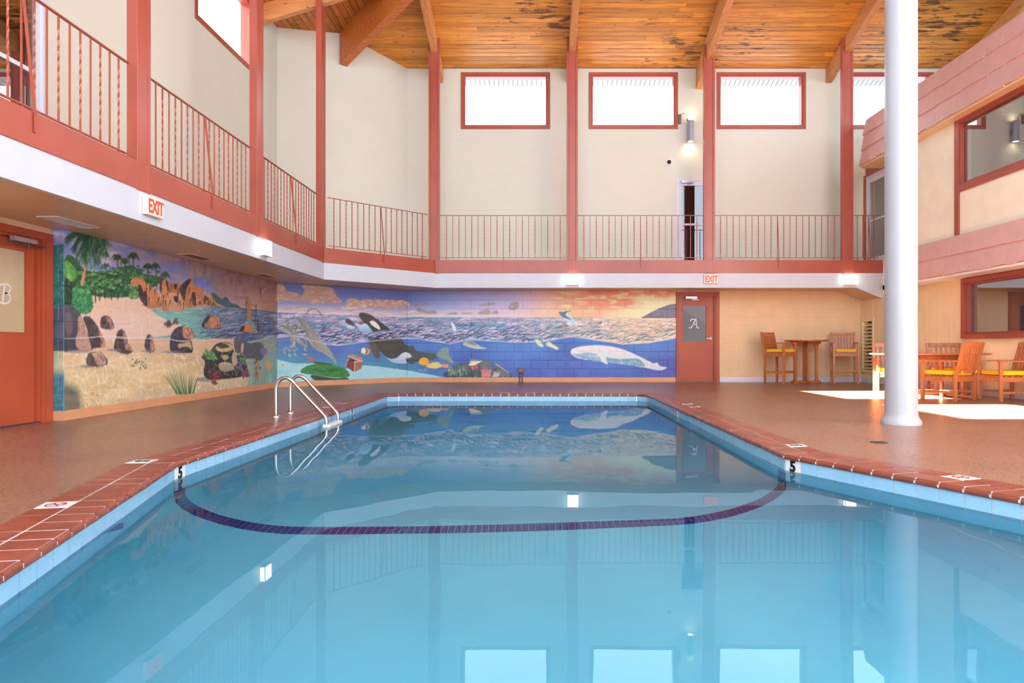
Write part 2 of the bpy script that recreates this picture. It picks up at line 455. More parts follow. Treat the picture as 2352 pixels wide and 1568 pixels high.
# ------------------------------------------------------------------ the mural: painted as colours on the wall blocks
class Canvas:
    """colours over the mural, in the frame x 110..1560, y 515..955 of the photograph's picture of the wall"""
    X0, Y0, W, H, S = 110, 515, 1450, 440, 1.6
    def __init__(s, seed=5):
        s.w, s.h = int(s.W * s.S), int(s.H * s.S)
        s.a = np.zeros((s.h, s.w, 3), np.float32)
        s.r = np.random.RandomState(seed)
        yy, xx = np.mgrid[0:s.h, 0:s.w].astype(np.float32)
        s.x = xx / s.S + s.X0; s.y = yy / s.S + s.Y0
    def noise(s, sx, sy, oct=3, gain=0.55):
        out = np.zeros((s.h, s.w), np.float32); amp = 1.0; tot = 0
        for k in range(oct):
            gx, gy = max(1.2, sx * s.S / 2 ** k), max(1.2, sy * s.S / 2 ** k)
            nx, ny = int(s.w / gx) + 3, int(s.h / gy) + 3
            g = s.r.rand(ny, nx).astype(np.float32)
            u = np.arange(s.w) / gx; v = np.arange(s.h) / gy
            iu, iv = u.astype(int), v.astype(int); fu, fv = (u - iu), (v - iv)
            fu = fu * fu * (3 - 2 * fu); fv = fv * fv * (3 - 2 * fv)
            top = g[iv][:, iu] * (1 - fu) + g[iv][:, iu + 1] * fu
            bot = g[iv + 1][:, iu] * (1 - fu) + g[iv + 1][:, iu + 1] * fu
            out += amp * (top * (1 - fv[:, None]) + bot * fv[:, None]); tot += amp; amp *= gain
        return out / tot
    def blend(s, mask, col):
        col = np.asarray(col, np.float32)
        s.a[...] = s.a * (1 - mask[..., None]) + col * mask[..., None]
    def _box(s, pts, pad):
        p = np.asarray(pts, float)
        x0, y0 = p.min(0) - pad; x1, y1 = p.max(0) + pad
        i0 = int(np.clip((x0 - s.X0) * s.S, 0, s.w - 1)); i1 = int(np.clip((x1 - s.X0) * s.S + 2, 1, s.w))
        j0 = int(np.clip((y0 - s.Y0) * s.S, 0, s.h - 1)); j1 = int(np.clip((y1 - s.Y0) * s.S + 2, 1, s.h))
        return slice(j0, max(j1, j0 + 1)), slice(i0, max(i1, i0 + 1))
    @staticmethod
    def smooth(pts, n=5):
        p = np.asarray(pts, float); k = len(p); out = []
        for i in range(k):
            a, b, c, d = p[(i - 1) % k], p[i], p[(i + 1) % k], p[(i + 2) % k]
            for t in np.arange(n) / n:
                out.append(0.5 * (2 * b + (c - a) * t + (2 * a - 5 * b + 4 * c - d) * t * t + (3 * b - a - 3 * c + d) * t ** 3))
        return np.array(out)
    @staticmethod
    def curve(pts, n=6):
        p = np.asarray(pts, float)
        if len(p) < 3: return p
        q = np.vstack([2 * p[0] - p[1], p, 2 * p[-1] - p[-2]]); out = []
        for i in range(1, len(q) - 2):
            a, b, c, d = q[i - 1], q[i], q[i + 1], q[i + 2]
            for t in np.arange(n) / n:
                out.append(0.5 * (2 * b + (c - a) * t + (2 * a - 5 * b + 4 * c - d) * t * t + (3 * b - a - 3 * c + d) * t ** 3))
        out.append(p[-1])
        return np.array(out)
    def pmask(s, pts):
        p = np.asarray(pts, float); sl = s._box(p, 1); x, y = s.x[sl], s.y[sl]
        ins = np.zeros(x.shape, bool); n = len(p)
        for i in range(n):
            (ax, ay), (bx, by) = p[i], p[(i + 1) % n]
            if ay == by: continue
            c = (ay > y) != (by > y)
            ins ^= c & (x < (bx - ax) * (y - ay) / (by - ay) + ax)
        return sl, ins.astype(np.float32)
    def poly(s, pts, col, alpha=1.0, sm=True, grad=None, tex=0.0):
        if sm: pts = s.smooth(pts)
        sl, m = s.pmask(pts); m = (m * alpha)[..., None]
        c = np.asarray(col, np.float32)
        if grad is not None:
            p = np.asarray(pts); t = np.clip((s.y[sl] - p[:, 1].min()) / max(1e-3, p[:, 1].max() - p[:, 1].min()), 0, 1)[..., None]
            c = c * (1 - t) + np.asarray(grad, np.float32) * t
        if tex:
            c = c * (1 + tex * (s.r.rand(*m.shape[:2], 1) - 0.5) * 2)
        s.a[sl] = s.a[sl] * (1 - m) + c * m
        return pts
    def stroke(s, pts, w, col, alpha=1.0, taper=True, sm=True):
        if sm: pts = s.curve(pts)
        p = np.asarray(pts, float); sl = s._box(p, w + 1); x, y = s.x[sl], s.y[sl]
        m = np.zeros(x.shape, np.float32); n = len(p) - 1
        for i in range(n):
            (ax, ay), (bx, by) = p[i], p[i + 1]
            dx, dy = bx - ax, by - ay; L = dx * dx + dy * dy + 1e-9
            t = np.clip(((x - ax) * dx + (y - ay) * dy) / L, 0, 1)
            d = np.hypot(x - ax - t * dx, y - ay - t * dy)
            ww = w / 2 * ((1 - 0.85 * (i + t) / n) if taper else 1.0)
            m = np.maximum(m, np.clip(ww - d + 0.5, 0, 1) * np.clip(ww * 2, 0, 1))
        m = (m * alpha)[..., None]
        s.a[sl] = s.a[sl] * (1 - m) + np.asarray(col, np.float32) * m
    def dabs(s, pts, n, cols, ln=(2, 5), w=(1, 2), ang=(0, 6.28), alpha=0.9, jit=0.0):
        p = np.asarray(pts, float); lo, hi = p.min(0), p.max(0); k = 0; tries = 0
        while k < n and tries < n * 6:
            tries += 1
            q = lo + s.r.rand(2) * (hi - lo)
            c = False; m = len(p)
            for i in range(m):
                (ax, ay), (bx, by) = p[i], p[(i + 1) % m]
                if (ay > q[1]) != (by > q[1]) and q[0] < (bx - ax) * (q[1] - ay) / (by - ay) + ax: c = not c
            if not c: continue
            k += 1
            a = ang[0] + s.r.rand() * (ang[1] - ang[0]); L = ln[0] + s.r.rand() * (ln[1] - ln[0])
            ww = w[0] + s.r.rand() * (w[1] - w[0])
            col = np.asarray(cols[s.r.randint(len(cols))], float) * (1 + 0.12 * (s.r.rand() - 0.5))
            d = np.array([math.cos(a), math.sin(a)]) * L / 2
            s.stroke([q - d, q + d], ww, col, alpha, taper=False, sm=False)
    def sample(s, px, py):
        u = np.clip((px - s.X0) * s.S - 0.5, 0, s.w - 1.001); v = np.clip((py - s.Y0) * s.S - 0.5, 0, s.h - 1.001)
        iu, iv = u.astype(int), v.astype(int); fu, fv = (u - iu)[:, None], (v - iv)[:, None]
        a = s.a
        return (a[iv, iu] * (1 - fu) + a[iv, iu + 1] * fu) * (1 - fv) + (a[iv + 1, iu] * (1 - fu) + a[iv + 1, iu + 1] * fu) * fv

def crop(ox, oy, sc):
    return lambda pts: [(ox + x / sc, oy + y / sc) for x, y in pts]
qA = crop(100, 510, 6.817); qB = crop(100, 720, 6.817); qC = crop(380, 560, 7.84); qD = crop(380, 740, 8.4)
qE = crop(630, 640, 6.534); qF = crop(900, 650, 6.72); qG = crop(1200, 650, 6.533)

def paint_mural():
    c = Canvas(); x, y = c.x, c.y
    left = (x < 636).astype(np.float32); right = 1 - left
    # ---- skies
    n1, n2, n3 = c.noise(70, 34, 4), c.noise(30, 16, 4), c.noise(6, 22, 3)
    c.a[...] = (124, 138, 204)
    t = np.clip((x - 330) / 200, 0, 1)
    cl = np.clip((n1 + 0.35 * n2 - 0.56 + 0.22 * t) * 4.2, 0, 1) * left
    g3 = (166 + 14 * n2, 148 + 10 * n2, 168 - 30 * t + 0 * n2)
    c.blend(cl, np.stack([166 + 24 * (n2 - .5) - 6 * t, 150 + 24 * (n2 - .5) - 20 * t, 172 + 16 * (n2 - .5) - 46 * t], -1))
    c.blend(np.clip((n3 - 0.5) * 2.2, 0, 0.6) * left * np.clip((x - 330) / 120, 0, 1), (118, 104, 108))
    low = np.clip((y - 628 - (x - 380) * 0.16) / 50, 0, 1) * left * np.clip((x - 330) / 80, 0, 1)
    c.blend(low * 0.75 * np.clip(n2 * 1.6, 0, 1), (196, 158, 152))
    c.blend(np.clip((x - 575) / 30, 0, 1) * left * 0.85, np.stack([168 + 40 * (n2 - .5), 122 + 34 * (n2 - .5), 98 + 30 * (n2 - .5)], -1))
    wc = np.clip((c.noise(34, 22, 4) - 0.50) * 5, 0, 1) * left * np.clip((430 - x) / 160, 0, 1)
    c.blend(wc * .75, (206, 200, 222))
    gv = np.clip((c.noise(30, 12, 4) - 0.52) * 5, 0, 1) * left * np.clip((x - 380) / 120, 0, 1) * np.clip((700 - y) / 40, 0, 1)
    c.blend(gv * .6, (112, 98, 108))
    bl = np.clip((c.noise(40, 26, 3) - 0.60) * 7, 0, 1) * left * np.clip((680 - y) / 30, 0, 1)
    c.blend(bl * .6, (96, 118, 196))
    # right sky
    tt = np.clip((x - 930) / 260, 0, 1)
    base = np.stack([104 + 78 * tt, 124 + 40 * tt, 190 + 12 * tt], -1)
    c.blend(right, base)
    hz = np.interp(x, [118, 330, 425, 495, 551, 635.9, 636, 935, 1560], [712, 712, 708, 701, 706, 717, 717, 728, 730])
    up = np.clip((hz - y) / 60, 0, 1)
    c.blend(right * np.clip(1 - up * 1.9, 0, 1) * 0.92, np.stack([214 + 16 * n2, 190 + 16 * n2, 186 + 8 * n2], -1))
    warm = np.clip((x - 1185) / 110, 0, 1) * right
    c.blend(warm, np.stack([226 + 14 * n2, 158 + 30 * n2, 120 + 20 * n2], -1))
    yel = np.clip((x - 1395 + (y - 700) * 0.9) / 60, 0, 1) * right
    c.blend(yel * 0.95, np.stack([242 + 0 * n2, 208 + 14 * n2, 152 + 24 * n2], -1))
    rd = np.clip((c.noise(60, 14, 4) * 0.8 + 0.3 * n2 - 0.44) * 6, 0, 1) * np.clip((x - 1260) / 60, 0, 1) * np.clip((716 - y - np.clip(x - 1440, 0, 200) * 0.30) / 16, 0, 1)
    c.blend(rd * 0.9, np.stack([204 + 20 * n2, 98 + 46 * n2, 62 + 40 * n2], -1))
    st = np.clip((c.noise(26, 5, 3) - 0.56) * 9, 0, 1) * np.clip((x - 1230) / 60, 0, 1) * np.clip((722 - y) / 20, 0, 1)
    c.blend(st * 0.8, (248, 214, 160))
    # tan clouds on the slanted wall
    def cloud(pts, col=(208, 172, 146), dark=(160, 132, 132)):
        p = c.poly(pts, col, 0.95, grad=dark)
        c.dabs(p, 70, [(222, 188, 158), (196, 156, 134), (170, 142, 140), (184, 150, 140)], (3, 9), (2, 4), (-.5, .6), 0.6)
    cloud(qE([(380, 330), (450, 180), (440, 100), (840, 130), (930, 250), (1000, 330), (900, 370), (640, 360)]))
    cloud(qE([(30, 330), (40, 90), (150, 110), (180, 190), (300, 200), (390, 240), (380, 340), (200, 330)]))
    for px in (1180, 1400, 1560, 1690, 1820, 1940):
        w = 90 if px < 1500 else 56
        cloud(qE([(px - w, 400), (px - w * .8, 320), (px, 290 + (px - 1180) * .06), (px + w, 340), (px + w * 1.2, 400), (px, 430)]))
    for k in range(60):
        cx, cy = 640 + c.r.rand() * 330, 697 + c.r.rand() * 22 + 6
        c.stroke([(cx, cy), (cx + 8 + 16 * c.r.rand(), cy + 1.5 * (c.r.rand() - .5))], 2.2, [(180, 152, 158), (222, 190, 178), (168, 142, 150), (230, 205, 195)][c.r.randint(4)], 0.7, False, False)
    for pts in ([(340, 350), (450, 300), (580, 300), (480, 340)], [(860, 480), (950, 450), (1030, 465), (1000, 480)], [(1040, 470), (1200, 455), (1210, 475)],
                [(1320, 475), (1380, 430), (1470, 390), (1520, 470)], [(1530, 470), (1600, 420), (1640, 465)], [(380, 430), (420, 390), (560, 430), (640, 410), (700, 460), (560, 470)],
                [(1340, 350), (1450, 310), (1590, 305), (1500, 340)], [(1800, 390), (1850, 290), (1940, 290), (1960, 350), (1900, 410)]):
        p = c.poly(qF(pts), (140, 124, 122), 0.85)
        c.dabs(p, 10, [(120, 106, 108), (176, 150, 140)], (3, 7), (1, 2), (-.3, .3), .7)
    # island
    c.poly(qG([(1740, 540), (1900, 450), (2050, 375), (2200, 320), (2330, 300), (2330, 545)]), (96, 92, 108), 1, False)
    c.dabs(qG([(1800, 530), (2050, 390), (2320, 310), (2320, 530)]), 120, [(78, 76, 92), (120, 116, 128), (104, 100, 112)], (2, 5), (1, 2), (1.0, 2.2), .7)
    # ---- sea surface between horizon and waterline
    wlx = [118, 200, 300, 400, 445, 500, 541, 566, 582, 610, 635.9, 636, 676, 720, 748, 775, 814, 860, 918, 960, 1004, 1034, 1079, 1123, 1183, 1250, 1310, 1338, 1384, 1430, 1491, 1560]
    wly = [776, 777, 775, 779, 780, 777, 779, 787, 782, 776, 771, 775, 770, 782, 790, 793, 788, 782, 777, 777, 785, 789, 779, 782, 786, 784, 773, 775.6, 783, 790, 787, 774]
    wlv = np.interp(x, wlx, wly)
    sea = ((y >= hz) & (y < wlv)).astype(np.float32)
    tw = np.clip((y - hz) / 60, 0, 1)
    bx = np.clip((x - 1180) / 250, 0, 1)
    c.blend(sea * right, np.stack([158 + 56 * bx, 150 + 36 * bx, 176 - 16 * bx], -1) + (c.noise(60, 12, 2) - .5)[..., None] * 40)
    wfar, wnear = c.noise(9, 1.5, 2), c.noise(19, 2.9, 2, .7)
    wv = wfar * (1 - tw) + wnear * tw
    dk = np.clip((wv - 0.52) * 10, 0, 1) * sea * right
    c.blend(dk * (0.50 - 0.20 * bx), np.stack([44 + 40 * bx, 70 + 30 * bx, 112 - 10 * bx], -1) + 0 * x[..., None])
    w2 = c.noise(20, 2.4, 2)
    c.blend(np.clip((w2 - 0.60) * 9, 0, 1) * sea * right * 0.8, np.stack([210 + 20 * bx, 204 + 8 * bx, 222 - 30 * bx], -1))
    c.blend(np.clip((c.noise(40, 7, 2) - 0.6) * 6, 0, 1) * sea * right * (1 - bx) * 0.6, (62, 132, 160))
    def chop(n, x0, x1, dark, light, da, seed):
        for k in range(n):
            px = x0 + c.r.rand() * (x1 - x0); t_ = c.r.rand() ** 1.1
            h0 = np.interp(px, [330, 425, 495, 551, 635.9, 636, 935, 1560], [712, 708, 701, 706, 717, 717, 728, 730]); h1 = np.interp(px, wlx, wly)
            py = h0 + 1.5 + t_ * (h1 - h0 - 4); L = 4 + 17 * t_ * (.5 + c.r.rand()); W_ = .9 + 2.1 * t_
            b_ = float(np.clip((px - 1180) / 250, 0, 1)); tilt = (c.r.rand() - .5) * .25 * L
            dk_c = np.asarray(dark[k % len(dark)], float) * (1 - b_) + np.array((70, 98, 112.)) * b_
            lt_c = np.asarray(light[k % len(light)], float) * (1 - b_) + np.array((240, 214, 190.)) * b_
            c.stroke([(px - L / 2, py + tilt * .5), (px, py - .16 * L), (px + L / 2, py - tilt * .5)], W_, dk_c, da * (1 - .3 * b_), True)
            if k % 3 != 0: c.stroke([(px - L * .4, py + W_ * .9 + tilt * .4), (px + L * .1, py + W_ * .9 - .1 * L), (px + L * .45, py + W_ * .8 - tilt * .4)], W_ * .7, lt_c, .7, True)
    chop(850, 638, 1552, [(22, 34, 70), (40, 62, 108), (30, 48, 88), (44, 92, 128)], [(214, 208, 226), (190, 184, 212), (226, 206, 214)], .9, 1)
    # left-wall lagoon
    tl = np.clip((x - 430) / 120, 0, 1)
    c.blend(sea * left, np.stack([118 - 20 * tl, 176 - 56 * tl, 164 - 16 * tl], -1) + (wnear - .5)[..., None] * 50)
    c.blend(np.clip((wv - 0.50) * 8, 0, 1) * sea * left * (0.25 + 0.65 * tl), (58, 66, 98))
    c.blend(np.clip((w2 - 0.6) * 8, 0, 1) * sea * left * (0.3 + 0.4 * tl), (196, 180, 190))
    chop(260, 470, 636, [(40, 40, 72), (60, 58, 92), (44, 66, 96)], [(196, 176, 190), (150, 170, 180)], .8, 2)
    chop(110, 350, 490, [(70, 128, 128), (86, 150, 142)], [(186, 220, 206), (150, 200, 190)], .5, 3)
    # ---- under water
    und = (y >= wlv).astype(np.float32)
    d = np.clip((y - wlv) / 95, 0, 1)
    tb = np.clip((x - 900) / 160, 0, 1)
    cr = np.stack([66 + 2 * d * (1 - tb) - 8 * tb, 92 + 62 * d * (1 - tb) - 18 * d * tb + 12 * tb * (1 - d), 164 - 6 * d * (1 - tb) + 10 * tb - 16 * d * tb], -1)
    c.blend(und * right, cr + (c.noise(70, 40, 3) - .5)[..., None] * np.array([30, 44, 40]))
    dp = np.clip((x - 1440) / 90, 0, 1) * d
    c.blend(und * right * dp * 0.6, (64, 62, 138))
    for k in range(150):
        cx, cy = 960 + c.r.rand() * 590, 795 + c.r.rand() * 68
        c.stroke([(cx, cy), (cx + .6, cy)], 1.2, (150, 176, 214), 0.5, False, False)
    fl = np.interp(x, [636, 676, 730, 780, 830, 870, 935, 985, 1030], [825, 834, 834, 850, 838, 841, 850, 859, 868])
    c.blend(((y > fl) & (x < 1030)).astype(np.float32) * right * .95, np.stack([138 + 40 * n2, 192 + 24 * n2, 204 + 16 * n2], -1))
    for k in range(40):
        cx = 640 + c.r.rand() * 350; cy = 842 + c.r.rand() * 24
        c.stroke([(cx, cy), (cx + 5, cy - 3), (cx + 12, cy + 2)], 1.4, (206, 228, 232), .6)
    # left under-water sand
    nb = c.noise(60, 24, 3)
    sand = np.stack([200 + 60 * (nb - .5), 178 + 56 * (nb - .5), 132 + 60 * (nb - .5)], -1)
    c.blend(und * left, sand)
    c.blend(und * left * np.clip(1 - (y - 790) / 60, 0, 1) * 0.6, (208, 172, 150))
    c.blend(und * left * np.clip((y - 880 + (x - 380) * .14) / 40, 0, 1) * np.clip((x - 230) / 100, 0, 1) * .8, (176, 164, 150))
    tq = np.clip((x - 555 - (y - 860) * 0.25) / 30, 0, 1) * und * left
    c.blend(tq * .9, np.stack([92 + 50 * n2, 138 + 24 * n2, 132 + 24 * n2], -1))
    # caustic net on the sand
    sl = c._box([(150, 790), (570, 945)], 0); gx, gy = c.x[sl], c.y[sl]
    wx = gx + 7 * (c.noise(26, 26, 2)[sl] - .5) * 2; wy = gy + 7 * (c.noise(26, 26, 2)[sl] - .5) * 2
    pts = np.stack([140 + c.r.rand(230) * 440, 780 + c.r.rand(230) * 170], 1)
    d1 = np.full(gx.shape, 1e9, np.float32); d2 = d1.copy()
    for p in pts:
        dd = np.hypot((wx - p[0]) * 1.25, wy - p[1]); d2 = np.minimum(d2, np.maximum(d1, dd)); d1 = np.minimum(d1, dd)
    net = np.clip(1.25 - (d2 - d1) / 1.5, 0, 1) * np.clip(c.noise(40, 30, 2)[sl] * 2.6 - .55, 0, 1) * np.clip((gy - 796) / 14, 0, 1)
    m = (net * .85 * (1 - tq[sl]))[..., None]; c.a[sl] = c.a[sl] * (1 - m) + np.array((232, 220, 206), np.float32) * m
    # beach
    bch = c.poly(qA([(720, 1130), (1100, 1180), (1500, 1180), (1640, 1330), (1780, 1450), (2100, 1640), (1700, 1800), (900, 1860), (600, 1800), (560, 1450)]), (220, 186, 160), 1, True, (226, 190, 172))
    c.dabs(bch, 260, [(160, 116, 88), (236, 206, 184), (186, 144, 114), (206, 168, 140)], (2, 5), (.6, 1.3), (-.4, .4), .6)
    c.poly(qB([(600, 60), (1300, 0), (1700, 30), (2200, 200), (2000, 330), (1400, 390), (700, 390), (600, 200)]), (222, 192, 174), .9)
    c.dabs(qB([(700, 60), (1300, 0), (1700, 30), (2200, 200), (2000, 330), (1400, 380), (900, 390)]), 150, [(236, 212, 196), (204, 160, 134), (214, 178, 160)], (6, 16), (1, 2), (-.15, .15), .5)
    # trees behind the beach
    def foliage(pts, n, cols, base, ln=(2, 5), w=(1.2, 2.4)):
        p = c.poly(pts, base, 1.0)
        c.dabs(p, n, cols, ln, w, (0.6, 2.6), .85)
    G = [(36, 92, 52), (60, 122, 64), (24, 66, 48), (92, 150, 78), (40, 104, 66), (18, 48, 42)]
    foliage(qA([(330, 560), (520, 580), (640, 740), (900, 780), (1200, 700), (1400, 680), (1560, 800), (1850, 860), (1800, 960), (1500, 1130), (1100, 1180), (700, 1150), (520, 1300), (330, 1300)]), 900, G, (30, 76, 50))
    foliage(qA([(330, 640), (400, 620), (500, 740), (480, 900), (390, 920), (335, 860)]), 160, [(98, 160, 74), (130, 186, 96), (64, 128, 62)], (74, 136, 66))
    foliage(qA([(440, 1080), (560, 980), (690, 980), (740, 1100), (770, 1260), (740, 1400), (600, 1430), (470, 1320)]), 420, [(60, 140, 86), (40, 112, 70), (96, 168, 100), (28, 88, 62)], (38, 104, 66))
    foliage(qA([(330, 900), (430, 960), (440, 1240), (380, 1310), (325, 1310)]), 120, [(34, 60, 44), (50, 84, 52), (20, 40, 34)], (28, 52, 40))
    foliage(qA([(1360, 1080), (1480, 1050), (1510, 1150), (1440, 1200), (1340, 1180)]), 90, [(110, 156, 84), (70, 124, 66)], (60, 112, 62))
    for k in range(70):
        (qx, qy), = qA([(520 + c.r.rand() * 1050, 740 + c.r.rand() * 380)])
        r_ = 4 + 6 * c.r.rand()
        if qy > 672: continue
        c.dabs([(qx - r_, qy), (qx, qy - r_ * .8), (qx + r_, qy), (qx, qy + r_ * .7)], 9, [(96, 156, 78), (124, 178, 92), (70, 132, 66)], (1.5, 3.5), (1.2, 2.4), (.6, 2.6), .8)
        c.dabs([(qx - r_, qy + r_ * .6), (qx + r_, qy + r_ * .6), (qx, qy + r_ * 1.5)], 6, [(18, 50, 38), (26, 66, 46)], (2, 4), (1.2, 2.4), (.6, 2.6), .8)
    def palm(cx, cy, r, n, col, tr=None):
        for k in range(n):
            a = -2.9 + 2.7 * k / (n - 1) + (c.r.rand() - .5) * .25; L = r * (0.75 + .4 * c.r.rand())
            ex, ey = cx + L * math.cos(a), cy + L * math.sin(a) * .8
            c.stroke([(cx, cy), ((cx + ex) / 2, (cy + ey) / 2 - r * .18), (ex, ey + r * .5)], max(1.6, r * .24), [col, tuple(v * 1.4 for v in col), tuple(v * .8 for v in col)][k % 3])
        if tr: c.stroke([(cx, cy), (cx + 1, tr)], max(1.5, r * .14), (70, 74, 50), 1, False)
    for (px, py, r) in ((1150, 560, 15), (1270, 620, 14), (1400, 560, 17), (970, 700, 14), (1490, 760, 10), (1630, 720, 15), (1750, 700, 13), (1900, 850, 14)):
        (qx, qy), = qA([(px, py)])
        palm(qx, qy, r, 9, (34, 70, 48) if px < 1600 else (26, 50, 40), qy + r * 1.6)
    for k in range(46):
        (qx, qy), = qA([(640 + c.r.rand() * 1150, 700 + c.r.rand() * 260)])
        palm(qx, qy, 5 + 5 * c.r.rand(), 7, [(30, 74, 46), (52, 104, 58), (22, 56, 42), (84, 134, 72)][k % 4])
    for (px, py, r) in ((1150, 560, 15), (1270, 620, 14), (1400, 540, 18), (1630, 700, 15), (1750, 690, 14), (1900, 830, 14)):
        (qx, qy), = qA([(px, py)]); palm(qx + 1, qy + 5, r * .9, 11, (28, 62, 44), qy + r * 1.6); palm(qx, qy - 3, r * .7, 7, (40, 84, 52))
    for q in ((810, 1050, 1250), (875, 1080, 1220), (960, 1100, 1190), (1060, 1080, 1210), (1160, 1100, 1200)):
        c.stroke(qA([(q[0], q[1]), (q[0], q[2])]), 2.6, (44, 50, 36), 1, False)
    # the big palm
    c.stroke(qA([(650, 560), (665, 680), (630, 830), (600, 970)]), 7.0, (188, 138, 112), 1, False)
    c.stroke(qA([(668, 560), (680, 680), (655, 820)]), 2.4, (120, 82, 66), 1, False)
    c.stroke(qA([(690, 230), (660, 420), (650, 700)]), 12, (28, 66, 48), 1)
    ctr = (690, 235)
    for end, mid in (((340, 300), (500, 170)), ((345, 245), (480, 165)), ((465, 470), (530, 260)), ((430, 420), (560, 240)), ((500, 560), (600, 360)), ((560, 610), (640, 400)), ((760, 720), (700, 460)),
                     ((880, 660), (820, 420)), ((830, 640), (760, 430)), ((1000, 550), (930, 320)), ((950, 500), (860, 330)), ((1050, 360), (900, 240)), ((640, 640), (660, 420)), ((910, 500), (820, 330))):
        a = np.array(ctr, float); b = np.array(mid, float); e = np.array(end, float)
        cv = Canvas.curve(np.array([a, b, e]), 9)
        c.stroke(qA([tuple(q) for q in cv]), 5.5, (22, 74, 56), 1, True, False)
        for q in range(2, len(cv) - 1):
            tdir = (cv[q + 1] - cv[q - 1]); tdir /= np.linalg.norm(tdir)
            for sgn in (-1, 1):
                nrm = np.array([-tdir[1], tdir[0]]) * sgn
                if nrm[1] < -.2: nrm = nrm * .4
                tip = cv[q] + (nrm * .55 + tdir * .5 + np.array([0, .5])) * 85
                col = [(24, 80, 58), (44, 112, 62), (20, 60, 50), (112, 156, 82)][c.r.randint(4) if end[0] > 700 else c.r.randint(3)]
                c.stroke(qA([tuple(cv[q]), tuple(tip)]), 2.6, col, .95, True, False)
    # orange rocks
    O, OD = (196, 128, 82), (44, 36, 40)
    def rock(pts, shade=None, col=O, n=40, sm=True):
        p = c.poly(pts, col, 1, sm, tuple(v * .86 for v in col))
        c.dabs(p, n, [tuple(v * 1.18 for v in col), tuple(v * .72 for v in col), tuple(v * .9 for v in col)], (3, 8), (.8, 1.8), (1.1, 2.1), .6)
        if shade: c.poly(shade, OD, .95, sm)
    rock(qA([(1360, 930), (1420, 870), (1540, 880), (1600, 960), (1600, 1100), (1540, 1110), (1480, 1010), (1390, 990)]), qA([(1480, 1000), (1520, 990), (1560, 1100), (1560, 1260), (1500, 1180)]))
    rock(qA([(1620, 980), (1700, 1010), (1800, 1130), (1830, 1300), (1700, 1350), (1600, 1300)]), qA([(1560, 1120), (1610, 1080), (1620, 1300), (1570, 1290)]))
    rock(qA([(1820, 920), (1880, 870), (1960, 960), (2040, 1060), (2040, 1320), (1920, 1370), (1850, 1150)]), qA([(1830, 900), (1880, 870), (1880, 1000), (1850, 1110), (1815, 1050)]))
    rock(qC([(-60, 700), (-20, 660), (50, 760), (50, 1170), (-80, 1150)]), qC([(0, 650), (60, 720), (90, 900), (60, 920)]), O)
    rock(qC([(80, 720), (110, 700), (200, 720), (240, 700), (260, 900), (60, 920)]), qC([(150, 720), (210, 730), (190, 820), (150, 780)]), (186, 116, 72))
    rock(qC([(20, 920), (80, 880), (240, 900), (330, 1000), (330, 1200), (120, 1190), (40, 1150)]), qC([(150, 940), (230, 960), (210, 1060), (170, 1030)]), (206, 150, 112))
    rock(qC([(260, 800), (340, 700), (450, 610), (540, 760), (660, 800), (670, 960), (560, 1010), (540, 1130), (380, 1140), (300, 1000)]), qC([(255, 830), (300, 720), (440, 620), (450, 680), (380, 800), (350, 1000), (330, 1010)]))
    c.poly(qC([(480, 880), (530, 880), (550, 1100), (500, 1090), (470, 980)]), OD, .95)
    rock(qC([(560, 1110), (600, 1010), (700, 930), (830, 950), (880, 1000), (950, 1110), (840, 1110), (700, 1110)]), qC([(700, 940), (740, 950), (740, 1020)]))
    c.dabs(qC([(560, 1100), (700, 940), (940, 1090)]), 24, [OD], (3, 8), (1, 2), (1.1, 2.0), .8)
    for k in range(34):
        (qx, qy), = qA([(1560 + c.r.rand() * 470, 960 + c.r.rand() * 330)]) if k % 2 else qC([(c.r.rand() * 640, 760 + c.r.rand() * 360)])
        L = 7 + 10 * c.r.rand(); t_ = c.r.rand() * .5 - .1
        c.stroke([(qx, qy), (qx - t_ * L * .5 + 1, qy + L * .5), (qx - t_ * L, qy + L)], 3.4, (52, 38, 36), .85); c.stroke([(qx + 2.6, qy), (qx + 2.4 - t_ * L, qy + L)], 1.5, (224, 166, 122), .7)
    # far dark-green headland
    hd = c.poly(qC([(820, 910), (860, 880), (960, 950), (1020, 990), (1090, 945), (1180, 1060), (1260, 1080), (1340, 1145), (1080, 1120), (900, 1040)]), (52, 80, 86), 1)
    c.dabs(hd, 40, [(110, 128, 116), (38, 60, 68), (84, 108, 104)], (3, 8), (.8, 1.5), (1.0, 1.6), .8)
    # grey boulders and standing stones
    def stone(pts, lit=None, dark=(70, 60, 60), lcol=(172, 130, 108)):
        p = c.poly(pts, dark, 1, True, tuple(v * .8 for v in dark))
        c.dabs(p, 40, [(104, 88, 84), (44, 38, 42), (128, 102, 94), (60, 56, 62)], (4, 11), (1, 2.6), (1.0, 2.0), .6)
        if lit:
            q = c.poly(lit, lcol, .95); c.dabs(q, 30, [(210, 170, 146), (140, 98, 84), (112, 82, 74), (190, 146, 122)], (3, 9), (.8, 2.0), (1.0, 2.0), .7); c.dabs(p, 26, [(84, 80, 88), (116, 98, 98), (44, 42, 50)], (3, 9), (1, 2.4), (1.0, 2.0), .6)
    stone(qB([(120, 0), (180, -110), (330, -130), (500, -80), (590, 40), (680, 300), (770, 560), (560, 570), (330, 600), (120, 600)]), qB([(540, 60), (600, 60), (680, 310), (750, 560), (600, 580), (500, 480), (540, 250)]), (66, 70, 82), (176, 140, 122))
    c.poly(qB([(330, 20), (420, 0), (460, 200), (420, 340), (350, 300)]), (124, 100, 104), .5)
    stone(qB([(620, 60), (720, 50), (820, 160), (900, 320), (960, 480), (800, 540), (740, 500), (680, 250)]), qB([(860, 300), (910, 320), (970, 500), (900, 520), (900, 420)]))
